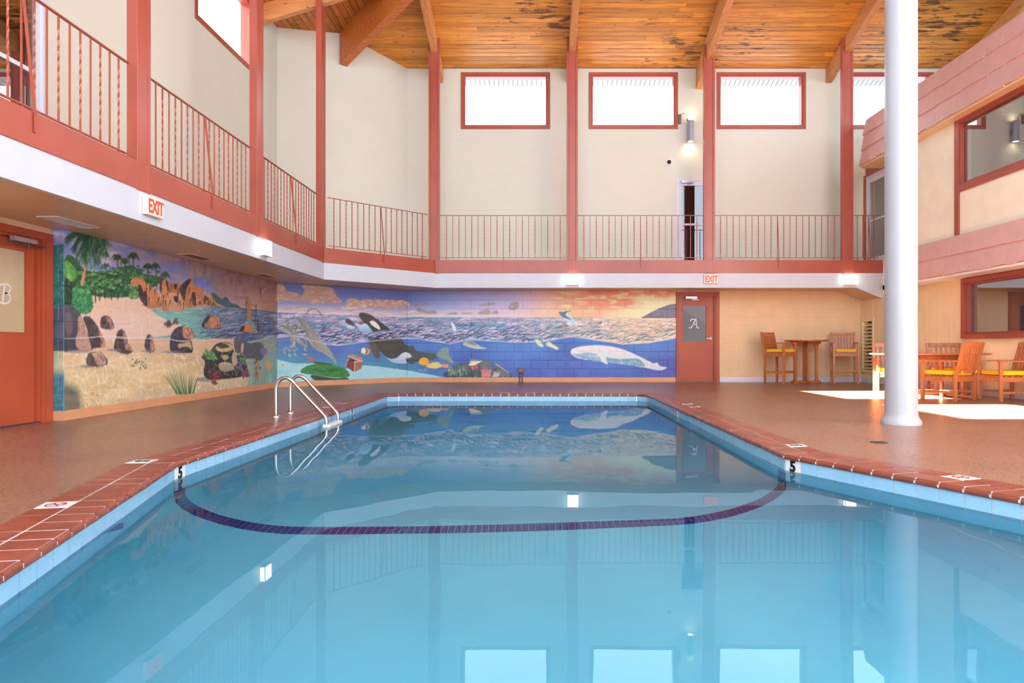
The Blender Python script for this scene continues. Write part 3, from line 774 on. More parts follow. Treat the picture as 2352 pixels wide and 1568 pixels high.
    stone(qB([(890, 120), (910, 50), (1000, 30), (1080, 120), (1100, 230), (1000, 240), (900, 220)]), qB([(980, 50), (1040, 80), (1100, 230), (1040, 230), (1010, 130)]))
    stone(qB([(1110, 560), (1120, 420), (1170, 270), (1240, 250), (1280, 320), (1320, 480), (1400, 580), (1290, 630)]), qB([(1240, 300), (1290, 330), (1330, 480), (1400, 570), (1290, 560), (1260, 440)]))
    stone(qB([(1580, 520), (1600, 400), (1640, 320), (1700, 370), (1720, 500), (1740, 580), (1640, 590)]), qB([(1660, 360), (1710, 390), (1720, 580), (1680, 560)]))
    stone(qD([(90, 330), (130, 190), (220, 100), (330, 70), (480, 120), (560, 260), (500, 320), (520, 560), (400, 590), (110, 560)]), qD([(340, 80), (460, 110), (570, 270), (500, 310), (360, 300), (330, 200)]), (54, 56, 66), (190, 128, 98))
    c.poly(qD([(240, 420), (340, 400), (470, 370), (500, 520), (430, 470), (330, 470), (260, 500)]), (196, 164, 116), .9)
    stone(qB([(670, 780), (700, 630), (800, 600), (930, 640), (1000, 780), (780, 830)]), qB([(760, 620), (900, 620), (980, 770), (840, 800), (800, 700)]), (84, 74, 60), (190, 156, 136))
    stone(qC([(650, 1450), (760, 1290), (860, 1290), (960, 1340), (1010, 1490), (900, 1520), (700, 1510)]), qC([(800, 1330), (880, 1290), (960, 1340), (1010, 1490), (900, 1510), (700, 1500)]), OD, (190, 122, 76))
    stone(qC([(-30, 1440), (60, 1400), (120, 1450), (60, 1480)]), None, (44, 44, 50)); stone(qC([(140, 1420), (180, 1350), (230, 1420)]), None, (150, 110, 80))
    c.stroke([(118, 776), (160, 777), (205, 775)], 2.4, (188, 190, 214), .9, False); c.stroke([(205, 775), (240, 772), (300, 776)], 2, (220, 206, 206), .9, False)
    c.stroke([(392, 779), (415, 783), (440, 781)], 2.4, (200, 196, 214), .9, False); c.stroke([(260, 776), (330, 777), (392, 777)], 1.6, (226, 206, 196), .8, False)
    c.stroke([(541, 779), (566, 787), (582, 783), (605, 778), (630, 770)], 2.2, (176, 178, 206), .9, False)
    for (sx, sy, rx, ry) in ((262, 803, 22, 4), (338, 806, 16, 3), (398, 808, 30, 4), (198, 841, 18, 4), (470, 871, 26, 7), (176, 806, 34, 5)):
        c.blend(np.clip((1 - np.hypot((x - sx) / rx, (y - sy) / ry)) * 1.6, 0, .7) * left, (112, 110, 118))
    # plants on the sand
    for k in range(22):
        bx_, by_ = qB([(1380 + c.r.rand() * 260, 700 + c.r.rand() * 160)])[0]
        c.stroke([(bx_, by_), (bx_ + 4 * (c.r.rand() - .5), by_ - 4)], 3, (60, 66, 40), .8)
    for k in range(16):
        b0 = (220 + k * 20 + 10 * c.r.rand(), 1380); sp = (k - 8) * 16
        c.stroke(qD([b0, (b0[0] + sp - 40, 1120), (b0[0] + sp * 1.6 - 60, 820 + 22 * abs(k - 5) + 80 * c.r.rand())]), 2.6, [(52, 78, 50), (84, 120, 72), (140, 176, 120), (38, 58, 44)][k % 4])
    # reef on the left wall
    rf = c.poly(qD([(740, 1000), (760, 760), (700, 660), (850, 560), (960, 430), (1120, 380), (1300, 430), (1330, 620), (1500, 640), (1560, 800), (1580, 980), (1400, 1060), (1150, 1090), (860, 1100)]), (50, 50, 44), 1, True, (34, 28, 32))
    c.dabs(rf, 160, [(150, 132, 92), (96, 96, 60), (70, 64, 56), (176, 160, 128)], (3, 8), (1, 2.4), (0, 3), .7)
    c.poly(qD([(980, 470), (1120, 390), (1300, 440), (1320, 510), (1160, 570), (1010, 550)]), (196, 176, 124), .95); c.poly(qD([(990, 440), (1120, 400), (1230, 470), (1080, 500)]), (66, 70, 46), .95)
    c.poly(qD([(1030, 800), (1150, 760), (1280, 800), (1320, 900), (1180, 950), (1050, 920)]), (188, 176, 152), .95, True, (150, 136, 112)); c.poly(qD([(1080, 650), (1180, 620), (1220, 680), (1140, 730)]), (168, 158, 112), .95)
    c.poly(qD([(1290, 600), (1340, 570), (1390, 760), (1330, 840), (1280, 760)]), (186, 166, 150), .95)
    for P_, n_, C_ in ((qD([(690, 560), (820, 530), (960, 620), (980, 700), (820, 700)]), 70, [(96, 148, 84), (64, 116, 66), (132, 176, 104)]), (qD([(1340, 540), (1440, 560), (1540, 700), (1540, 830), (1450, 760)]), 40, [(104, 150, 84), (70, 110, 64)]),
                     (qD([(860, 960), (1040, 900), (1060, 1060), (990, 1180), (900, 1180)]), 70, [(118, 44, 60), (150, 70, 70), (90, 34, 50)]), (qD([(1460, 940), (1600, 900), (1610, 1040), (1480, 1060)]), 50, [(136, 70, 104), (110, 50, 84)]),
                     (qD([(1700, 780), (1800, 660), (1830, 900), (1800, 1120), (1740, 1120)]), 60, [(150, 92, 40), (190, 140, 60), (104, 60, 44)]), (qD([(1360, 760), (1480, 740), (1460, 900), (1350, 900)]), 24, [(110, 98, 130), (88, 78, 108)])):
        c.dabs(P_, n_, C_, (3, 7), (1.2, 2.6), (0.6, 2.5), .9)
    dk_ = c.poly(qD([(1330, 330), (1500, 330), (1620, 400), (1800, 380), (1900, 470), (1900, 640), (1820, 740), (1700, 700), (1560, 690), (1480, 600), (1350, 560)]), (80, 80, 84), .95)
    c.dabs(dk_, 60, [(110, 108, 108), (62, 60, 66), (128, 80, 92)], (3, 8), (1, 2), (0, 3), .7)
    c.poly(qD([(1450, 560), (1470, 410), (1510, 420), (1490, 580)]), (204, 156, 130), .95); c.poly(qD([(1820, 560), (1860, 490), (1950, 500), (1950, 600), (1880, 640)]), (120, 104, 150), .95)
    c.poly(qD([(1930, 760), (2000, 740), (2030, 890), (1960, 890)]), (226, 140, 42), .95); c.poly(qD([(1820, 960), (1850, 960), (1850, 1110), (1820, 1110)]), (190, 130, 50), .9)
    for k in range(26):
        fx, fy = qD([(1900 + c.r.rand() * 220, 300 + c.r.rand() * 240)])[0]
        c.stroke([(fx, fy), (fx + 2, fy + 3.4)], 1.5, (204, 160, 104), .85, False, False)
    for k in range(30):
        bx_ = 1580 + c.r.rand() * 540
        c.stroke(qD([(bx_, 1200), (bx_ + 20, 1050), (bx_ - 10 + 40 * c.r.rand(), 900 - 90 * c.r.rand())]), 1.6, [(150, 190, 178), (60, 120, 124), (120, 168, 156)][k % 3], .7)
    # bronze mermaid on her rock
    c.poly(qC([(1340, 1568), (1380, 1480), (1470, 1430), (1560, 1470), (1640, 1568)]), (196, 116, 66), 1); c.poly(qC([(1330, 1568), (1370, 1490), (1420, 1470), (1400, 1568)]), (40, 34, 40), 1)
    c.stroke(qC([(1500, 1340), (1520, 1420), (1590, 1470), (1590, 1560), (1540, 1640)]), 11, (96, 142, 132), 1)
    c.stroke(qC([(1500, 1020), (1505, 1180), (1510, 1330)]), 9, (150, 116, 58), 1, False); c.stroke(qC([(1480, 970), (1450, 1100), (1450, 1280)]), 6, (120, 84, 36), 1)
    c.poly(qC([(1465, 990), (1490, 950), (1530, 990), (1520, 1040), (1480, 1040)]), (164, 128, 66), 1)
    c.stroke(qC([(1510, 1100), (1560, 1100), (1620, 1120)]), 4, (150, 112, 56), 1, False); c.stroke(qC([(1630, 1090), (1625, 1300), (1600, 1420)]), 2, (60, 44, 40), 1, False)
    c.stroke(qC([(1660, 1370), (1670, 1568)]), 4, (60, 50, 56), 1, False); c.stroke(qC([(1920, 1330), (1945, 1430), (1940, 1568)]), 4, (110, 84, 84), 1, False)
    c.stroke(qC([(1705, 790), (1710, 900), (1730, 1010)]), 3, (52, 52, 50), .9); c.stroke(qC([(1790, 810), (1740, 880), (1728, 1000)]), 2.4, (200, 190, 176), .9)
    # teal end strip by the door
    ts = (x < 147.5).astype(np.float32)
    c.blend(ts * ((y > 562) & (y < 712)), np.stack([26 + 50 * n2, 92 + 40 * n2, 96 + 34 * n2], -1))
    c.dabs([(118, 562), (147, 556), (147, 705), (118, 712)], 170, [(20, 70, 78), (52, 130, 126), (14, 44, 62), (104, 170, 160)], (2, 6), (1, 2), (.8, 2.4), .7)
    c.blend(ts * ((y > 708) & (y < 806)), np.stack([44 + 60 * n2, 58 + 60 * n2, 78 + 54 * n2], -1))
    c.blend(ts * (y >= 806) * (y < 862), np.stack([170 + 60 * (n2 - .5), 176 + 40 * (n2 - .5), 116 + 60 * n2], -1))
    c.blend(ts * np.clip((y - 850) / 14, 0, 1), np.stack([44 + 40 * n2, 92 + 50 * n2, 106 + 50 * n2], -1))
    c.dabs([(118, 868), (147, 866), (147, 944), (118, 944)], 60, [(20, 76, 84), (84, 130, 140), (60, 84, 110)], (3, 8), (1, 2.4), (.3, 2.6), .6)
    c.blend(np.clip(1 - np.hypot((x - 160) / 48, (y - 925) / 56), 0, 1) * 2.2 * (x >= 147.5) * (y > 850) > .35, (66, 68, 56)) if False else None
    sh = np.clip((1 - np.hypot((x - 150) / 46, (y - 930) / 62)) * 2.4, 0, .9) * (x >= 147.5)
    c.blend(sh, np.stack([64 + 50 * n2, 64 + 50 * n2, 54 + 44 * n2], -1))
    c.dabs([(190, 900), (240, 900), (240, 930), (190, 935)], 40, [(110, 104, 84), (206, 190, 160), (80, 76, 64)], (1.5, 3), (1, 1.8), (0, 3), .7)
    # ---- slanted wall: whales, dolphins, chest
    GR = (112, 116, 112)
    def dolphin(body, spine, belly=(176, 178, 166)):
        p = c.poly(body, GR, 1, True, (150, 150, 138)); c.dabs(p, 40, [(188, 186, 170), (92, 98, 102), (140, 140, 128)], (3, 8), (1, 2), (.6, 1.4), .7)
        c.stroke(spine, 2.2, (70, 76, 82), .8)
    dolphin(qE([(345, 585), (440, 600), (520, 680), (600, 780), (720, 940), (830, 1060), (870, 1130), (940, 1280), (860, 1210), (790, 1140), (640, 1070), (540, 980), (470, 830), (430, 700)]), qE([(360, 600), (440, 720), (520, 880), (660, 1030), (850, 1140)]))
    dolphin(qE([(290, 690), (350, 680), (430, 700), (440, 740), (360, 740)]), qE([(300, 695), (420, 730)])); c.stroke(qE([(460, 860), (480, 960), (505, 1020)]), 6, (130, 132, 124), 1)
    dolphin(qE([(110, 690), (220, 690), (310, 740), (360, 860), (440, 960), (500, 1020), (400, 990), (320, 920), (250, 830), (160, 770)]), qE([(120, 700), (260, 780), (420, 970)]))
    dolphin(qE([(200, 860), (270, 850), (310, 950), (280, 1010), (200, 1055), (260, 980), (250, 920)]), qE([(220, 870), (280, 940), (230, 1030)]))
    c.stroke(qE([(200, 620), (215, 660), (205, 700)]), 4, (96, 104, 110), .9)
    c.stroke(qE([(480, 525), (520, 470), (590, 450), (660, 480), (710, 550)]), 3.2, (118, 116, 112), 1, False); c.stroke(qE([(500, 510), (570, 465), (640, 475)]), 1.3, (222, 214, 206), .9, False)
    B_ = (62, 66, 66)
    c.poly(qE([(1420, 930), (1500, 900), (1880, 895), (1920, 930), (1980, 1000), (2100, 1020), (2120, 1250), (2000, 1260), (1960, 1220), (2060, 1170), (2000, 1100), (1900, 1110), (1820, 1180), (1700, 1180), (1580, 1080), (1500, 990)]), B_, 1)
    c.poly(qF([(-10, 860), (130, 860), (160, 900), (220, 970), (330, 1030), (500, 1070), (700, 1080), (760, 1110), (690, 1140), (640, 1180), (420, 1210), (280, 1230), (215, 1180), (300, 1140), (260, 1080), (180, 1060), (90, 1110), (-10, 1150)]), B_, 1)
    c.poly(qE([(1580, 1090), (1700, 1190), (1830, 1190), (1930, 1110), (2010, 1110), (2062, 1170), (1970, 1200), (1990, 1260), (1880, 1270), (1740, 1230)]), (222, 212, 206), 1, True, (150, 176, 206))
    c.poly(qE([(1410, 950), (1500, 950), (1560, 1060), (1590, 1150), (1550, 1200), (1500, 1170), (1440, 1040)]), (74, 78, 78), 1)
    c.poly(qF([(680, 1110), (760, 1010), (850, 985), (880, 1060), (880, 1110), (960, 1235), (850, 1200), (760, 1150)]), (118, 140, 124), 1); c.dabs(qF([(700, 1110), (760, 1020), (850, 1000), (870, 1110), (940, 1220), (850, 1190)]), 26, [(150, 168, 146), (90, 110, 100)], (3, 8), (1, 2), (.4, 1.2), .7)
    c.poly(qF([(700, 1165), (620, 1190), (450, 1215), (330, 1230), (480, 1215), (600, 1200)]), (150, 176, 206), .9)
    c.poly(qE([(1270, 560), (1280, 510), (1370, 510), (1480, 560), (1600, 650), (1730, 760), (1640, 770), (1470, 790), (1420, 720), (1360, 680), (1310, 620)]), B_, 1, True, (52, 54, 56))
    c.poly(qE([(1210, 670), (1300, 690), (1370, 670), (1430, 730), (1470, 790), (1390, 810), (1290, 790), (1250, 720)]), (206, 214, 224), 1, True, (110, 158, 196)); c.poly(qE([(1430, 640), (1490, 630), (1560, 690), (1590, 760), (1530, 740), (1460, 690)]), (232, 222, 214), 1)
    c.poly(qE([(1255, 655), (1310, 640), (1340, 660), (1300, 690)]), (150, 82, 84), .9)
    c.poly(qE([(1065, 640), (1090, 600), (1150, 620), (1200, 690), (1180, 730), (1120, 690)]), B_, 1); c.poly(qE([(1080, 700), (1140, 690), (1200, 720), (1180, 750), (1100, 740)]), (190, 208, 222), .9)
    ch = (104, 62, 50)
    c.poly(qE([(1070, 1310), (1095, 1210), (1210, 1250), (1195, 1400)]), ch, 1, False); c.poly(qE([(1195, 1400), (1215, 1250), (1315, 1225), (1310, 1340)]), (150, 92, 70), 1, False)
    c.poly(qE([(1100, 1150), (1180, 1130), (1310, 1180), (1320, 1240), (1210, 1200)]), (178, 122, 92), 1, False); c.stroke(qE([(1070, 1310), (1095, 1210), (1210, 1250), (1315, 1225)]), 1.6, (222, 186, 160), 1, False, False)
    c.stroke(qE([(1210, 1250), (1195, 1400)]), 1.8, (222, 186, 160), 1, False, False); c.stroke(qE([(1100, 1150), (1210, 1200), (1320, 1240)]), 1.6, (232, 200, 176), 1, False, False)
    c.poly(qE([(1120, 1220), (1160, 1195), (1210, 1230), (1180, 1245)]), (110, 30, 44), 1)
    c.poly(qE([(390, 1380), (480, 1310), (640, 1275), (860, 1290), (1040, 1340), (1125, 1420), (1100, 1470), (900, 1480), (620, 1440), (440, 1420)]), (44, 116, 62), 1)
    c.dabs(qE([(420, 1380), (640, 1285), (860, 1295), (1040, 1345), (1110, 1430), (900, 1470), (620, 1430)]), 60, [(32, 96, 54), (62, 138, 78), (28, 80, 48)], (6, 16), (1, 2), (.05, .3), .7)
    c.poly(qE([(600, 1240), (840, 1270), (860, 1290), (640, 1280)]), (40, 84, 62), 1); c.poly(qE([(560, 1440), (900, 1490), (1080, 1480), (1090, 1530), (640, 1530)]), (18, 56, 44), .9)
    c.poly(qE([(1280, 1080), (1310, 1040), (1380, 1040), (1430, 1080), (1400, 1130), (1320, 1115)]), (236, 220, 204), 1); c.poly(qE([(1390, 1045), (1435, 1080), (1400, 1135), (1365, 1120)]), (228, 150, 46), 1); c.stroke(qE([(1370, 1045), (1390, 1085), (1370, 1115)]), 2.2, (40, 50, 70), 1, False); c.stroke(qE([(1300, 1045), (1290, 1100)]), 2, (40, 46, 62), 1, False)
    c.poly(qE([(495, 1180), (540, 1170), (590, 1200), (600, 1215), (560, 1230), (520, 1205)]), (206, 72, 56), 1)
    for fx, fy in ((30, 1050), (150, 1070), (155, 1110), (180, 1040), (235, 1078), (300, 1080), (340, 1055), (460, 1050), (235, 1160), (225, 1140), (315, 1150), (310, 1130), (450, 1135), (480, 1140), (460, 1070)):
        (a, b), = qE([(fx, fy)]); c.stroke([(a - 2, b - 1.6), (a + 3.6, b + 2.4)], 2.0, (228, 190, 110), 1, True, False)
    c.poly(qE([(105, 1290), (125, 1270), (140, 1300), (125, 1320)]), (226, 142, 60), 1)
    # ---- back wall figures
    c.poly(qF([(415, 1230), (430, 1170), (490, 1145), (550, 1165), (575, 1220), (540, 1260), (470, 1265)]), (238, 158, 40), 1); c.stroke(qF([(440, 1190), (470, 1230), (450, 1250)]), 2, (250, 206, 120), .9)
    c.poly(qF([(525, 1280), (600, 1230), (700, 1215), (770, 1255), (870, 1250), (850, 1310), (770, 1290), (690, 1315), (590, 1310)]), (232, 190, 112), 1); c.poly(qF([(770, 1255), (870, 1250), (855, 1305), (780, 1285)]), (226, 138, 100), 1)
    sl = c.poly(qF([(1090, 940), (1130, 900), (1220, 885), (1300, 930), (1380, 980), (1470, 1005), (1400, 1015), (1280, 1010), (1160, 975)]), (142, 158, 148), 1, True, (186, 190, 170)); c.poly(qF([(1150, 910), (1230, 900), (1320, 960), (1240, 950)]), (94, 112, 110), .8)
    c.poly(qF([(1030, 790), (1080, 780), (1130, 850), (1110, 890), (1080, 860)]), (92, 104, 106), 1); c.poly(qF([(910, 620), (950, 620), (990, 710), (960, 740)]), (196, 214, 214), 1)
    c.poly(qF([(2210, 870), (2270, 880), (2340, 970), (2290, 980), (2230, 930)]), (206, 206, 178), 1); c.poly(qG([(350, 900), (400, 880), (460, 920), (540, 970), (520, 1000), (450, 970), (370, 940)]), (214, 204, 170), 1)
    cor = c.poly(qF([(860, 1450), (880, 1340), (970, 1260), (1080, 1230), (1200, 1250), (1330, 1200), (1450, 1180), (1560, 1240), (1580, 1330), (1620, 1250), (1740, 1320), (1810, 1380), (1820, 1450)]), (60, 80, 80), 1, True, (34, 50, 60))
    c.dabs(cor, 150, [(96, 118, 104), (44, 62, 66), (130, 138, 116), (30, 42, 54)], (3, 8), (1, 2.4), (0.4, 2.7), .8)
    c.poly(qF([(1330, 1220), (1440, 1180), (1540, 1230), (1560, 1330), (1420, 1330)]), (88, 92, 104), .8); c.poly(qF([(1600, 1260), (1640, 1250), (1810, 1390), (1800, 1450), (1660, 1430)]), (84, 92, 96), .9); c.stroke(qF([(1610, 1250), (1700, 1310), (1800, 1380)]), 2.6, (196, 160, 140), .9, False)
    for k in range(24):
        a = (1190 + 4 * k, 1250 + c.r.rand() * 20); c.stroke(qF([a, (a[0] + 20 + k * 3, 1210), (a[0] + 10 + k * 5, 1150 + k * 1.6)]), 1.8, [(222, 206, 150), (186, 186, 128), (236, 226, 186)][k % 3], 1)
    for k in range(40):
        a = (870 + c.r.rand() * 300, 1440 - c.r.rand() * 130); c.stroke(qF([a, (a[0] + 30 * (c.r.rand() - .3), a[1] - 50), (a[0] + 70 * (c.r.rand() - .3), a[1] - 90)]), 1.6, [(186, 186, 150), (130, 150, 120), (90, 116, 104)][k % 3], .9)
    for k in range(26):
        a = (1390 + 5 * k, 1440); c.stroke(qF([a, (a[0] + 2 * (k - 12) * .4, 1360), (a[0] + (k - 14) * 4.4, 1270 + 3 * abs(k - 10))]), 1.8, [(206, 96, 96), (232, 180, 160), (176, 66, 76)][k % 3], 1)
    for k in range(20):
        a = (1550 + 5 * k, 1440); c.stroke(qF([a, (a[0] + 20, 1390), (a[0] - 30 + 4 * k, 1350)]), 1.6, [(222, 206, 190), (140, 150, 146)][k % 2], 1)
    c.dabs(qF([(1220, 1270), (1310, 1250), (1330, 1330), (1230, 1330)]), 36, [(206, 70, 96), (226, 110, 120), (160, 50, 80)], (2, 5), (1, 2.2), (0, 3), .9)
    # white whale
    wh = c.poly(qG([(720, 1030), (760, 980), (860, 950), (1000, 935), (1150, 930), (1350, 950), (1530, 1000), (1720, 1080), (1860, 1150), (1960, 1200), (2020, 1190), (2060, 1240), (2160, 1265), (2090, 1305), (1960, 1295), (1800, 1260), (1600, 1230), (1400, 1200), (1200, 1180), (1000, 1150), (850, 1130), (760, 1090)]), (222, 212, 212), 1, True, (190, 200, 206))
    c.poly(qG([(740, 1060), (860, 1060), (960, 1040), (1110, 1060), (1150, 1100), (1260, 1110), (1400, 1130), (1600, 1130), (1720, 1130), (1800, 1180), (1820, 1250), (1600, 1225), (1400, 1195), (1200, 1175), (1000, 1145), (850, 1125)]), (120, 166, 184), .85, True, (70, 128, 160))
    c.dabs(wh, 90, [(236, 226, 222), (196, 196, 202), (206, 200, 204)], (3, 8), (1.4, 3), (.1, .8), .5)
    c.poly(qG([(1120, 1060), (1180, 1040), (1260, 1060), (1250, 1110), (1275, 1215), (1230, 1200), (1150, 1140)]), (206, 210, 214), 1); c.stroke(qG([(1140, 1110), (1170, 1150), (1180, 1170)]), 2, (50, 80, 110), .8)
    # leaping whale at sunset
    c.poly(qG([(540, 430), (570, 410), (640, 430), (720, 470), (760, 540), (830, 600), (700, 640), (660, 570), (620, 520), (570, 490)]), (176, 196, 206), 1); c.poly(qG([(540, 430), (600, 430), (660, 440), (640, 480), (740, 550), (640, 520), (580, 490)]), (62, 84, 96), .95)
    c.stroke(qG([(640, 430), (700, 420), (735, 380)]), 2.2, (60, 70, 84), 1); c.dabs(qG([(660, 600), (860, 560), (880, 640), (700, 650)]), 40, [(232, 214, 206), (206, 190, 196)], (2, 6), (1, 2), (0, 3), .6)
    c.poly(qG([(1130, 600), (1180, 575), (1200, 605)]), (60, 80, 96), 1); c.dabs(qG([(1190, 590), (1290, 590), (1280, 620), (1180, 620)]), 12, [(232, 214, 206)], (2, 5), (1, 2), (0, 3), .8)
    c.stroke(qG([(0, 640), (60, 670), (130, 710)]), 3, (206, 210, 222), .9)
    for k in range(len(wlx) - 1):
        if wlx[k] >= 636: c.stroke([(wlx[k], wly[k]), (wlx[k + 1], wly[k + 1])], 1.6, (214, 198, 206), .8, False, False)
    for ax in (0, 1):                                                  # soften brush edges a little
        c.a = 0.5 * c.a + 0.25 * (np.roll(c.a, 1, ax) + np.roll(c.a, -1, ax))
    return c
# ------------------------------------------------------------------ the room: main lines (metres; deck at z = 0, back wall at y = 15.98)
XL, XD, YB, XR = -5.35, -5.49, 15.98, 7.70          # mural wall, door wall, back wall, right wall
YC0, XC1 = 13.93, -3.06                              # slanted corner wall from (XL, YC0) to (XC1, YB)
YDOOR = 7.64                                         # where the mural wall ends beside the red door
ZS, ZW, ZR, ZF = 2.165, 2.145, 2.47, 2.76            # soffit, foot of white fascia, foot of red fascia, balcony deck
ZRAIL, ZEAVE, SLOPE = 3.77, 7.42, 0.30
FA = [(-4.13, -2.5), (-4.13, 13.12), (-2.25, 15.0), (7.70, 15.0)]   # balcony edge
YS = -2.5                                            # open end behind the camera
XE = 13.0

def proj(X, Y, Z):
    return CX + FPX * X / Y, CY - FPX * (Z - HC) / Y

def off_poly(pts, d):
    """offset an open polyline to its left by d, mitred"""
    P = [Vector((p[0], p[1])) for p in pts]; out = []
    for i, p in enumerate(P):
        ns = []
        if i > 0: e = (p - P[i - 1]).normalized(); ns.append(Vector((-e.y, e.x)))
        if i < len(P) - 1: e = (P[i + 1] - p).normalized(); ns.append(Vector((-e.y, e.x)))
        if len(ns) == 1: out.append(p + ns[0] * d)
        else:
            m = (ns[0] + ns[1]).normalized(); out.append(p + m * (d / max(0.3, m.dot(ns[0]))))
    return [(q.x, q.y) for q in out]

def wall_sheet(name, p0, p1, z0, z1, holes, mat, thick=0.2, outward=1, label=None, ztop=None):
    """wall from p0 to p1 with rectangular holes (u0,u1,z0,z1); its face on the line, its thickness to the left (outward=1) or right"""
    p0, p1 = Vector((*p0, 0)), Vector((*p1, 0)); L = (p1 - p0).length; du = (p1 - p0) / L
    nv = Vector((-du.y, du.x, 0)) * outward
    us = sorted({0, L, *[h[0] for h in holes], *[h[1] for h in holes]}); zs = sorted({z0, z1, *[h[2] for h in holes], *[h[3] for h in holes]})
    def solid(i, j):
        if i < 0 or j < 0 or i >= len(us) - 1 or j >= len(zs) - 1: return False
        u, z = (us[i] + us[i + 1]) / 2, (zs[j] + zs[j + 1]) / 2
        return not any(h[0] < u < h[1] and h[2] < z < h[3] for h in holes)
    mb = MB()
    P = lambda u, z, t: p0 + du * u + nv * t + Vector((0, 0, z))
    for i in range(len(us) - 1):
        for j in range(len(zs) - 1):
            if not solid(i, j): continue
            a, b, c, d = us[i], us[i + 1], zs[j], zs[j + 1]
            mb.add([P(a, c, 0), P(b, c, 0), P(b, d, 0), P(a, d, 0)], [(0, 1, 2, 3)])
            mb.add([P(a, c, thick), P(b, c, thick), P(b, d, thick), P(a, d, thick)], [(3, 2, 1, 0)])
            for (ii, jj, q) in ((i - 1, j, ((a, c), (a, d))), (i + 1, j, ((b, d), (b, c))), (i, j - 1, ((b, c), (a, c))), (i, j + 1, ((a, d), (b, d)))):
                if not solid(ii, jj):
                    (u0, w0), (u1, w1) = q
                    mb.add([P(u0, w0, 0), P(u1, w1, 0), P(u1, w1, thick), P(u0, w0, thick)], [(0, 1, 2, 3)])
    o = mb.build(name, mat, fix=False)
    return tag(o, label, 'wall', kind='structure')

# ------------------------------------------------------------------ pool
ZWATER = -0.122
PL = [(-2.60, 11.74), (-2.60, 4.85), (-1.587, 1.0)]                 # left edge, far to near
PR = [(1.94, 11.74), (1.93, 5.24), (4.05, 1.0)]                     # right edge, far to near
PFAR = [(-2.60, 11.74), (-2.42, 11.87), (1.76, 11.87), (1.94, 11.74)]
outline = [PL[2], PL[1]] + PFAR + [PR[1], PR[2]]                    # clockwise seen from above, near end open
GROUND_OUT = 0.335
outer = off_poly(outline, GROUND_OUT)

def deck():
    mb = MB()
    z = 0.0
    o = [Vector((p[0], p[1], z)) for p in outer]
    # left of the pool
    W = lambda x, y: Vector((x, y, z))
    mb.add([W(-6.2, YS - 3), W(o[0].x, YS - 3), o[0], W(-6.2, 1.0)], [(0, 1, 2, 3)])
    mb.add([W(-6.2, 1.0), o[0], o[1], W(-6.2, o[1].y)], [(0, 1, 2, 3)])
    mb.add([W(-6.2, o[1].y), o[1], o[2], W(-6.2, o[2].y)], [(0, 1, 2, 3)])
    mb.add([W(-6.2, o[2].y), o[2], o[3], W(o[3].x, 16.3), W(-6.2, 16.3)], [(0, 1, 2, 3, 4)])
    mb.add([o[3], o[4], W(o[4].x, 16.3), W(o[3].x, 16.3)], [(0, 1, 2, 3)])
    mb.add([o[4], o[5], W(XE, o[5].y), W(XE, 16.3), W(o[4].x, 16.3)], [(0, 1, 2, 3, 4)])
    mb.add([o[5], o[6], W(XE, o[6].y), W(XE, o[5].y)], [(0, 1, 2, 3)])
    mb.add([o[6], o[7], W(XE, o[7].y), W(XE, o[6].y)], [(0, 1, 2, 3)])
    mb.add([W(o[0].x, YS - 3), W(XE, YS - 3), W(XE, o[7].y), o[7], W(PR[2][0], 1.0), W(PL[2][0], 1.0), o[0]], [(0, 1, 2, 3, 4, 5, 6)])
    ob = mb.build('floor', M['deck'])
    tag(ob, 'brown speckled aggregate pool deck around the pool', 'floor', kind='structure')
deck()

def lerp(a, b, t):
    return tuple(x + (y - x) * t for x, y in zip(a, b))

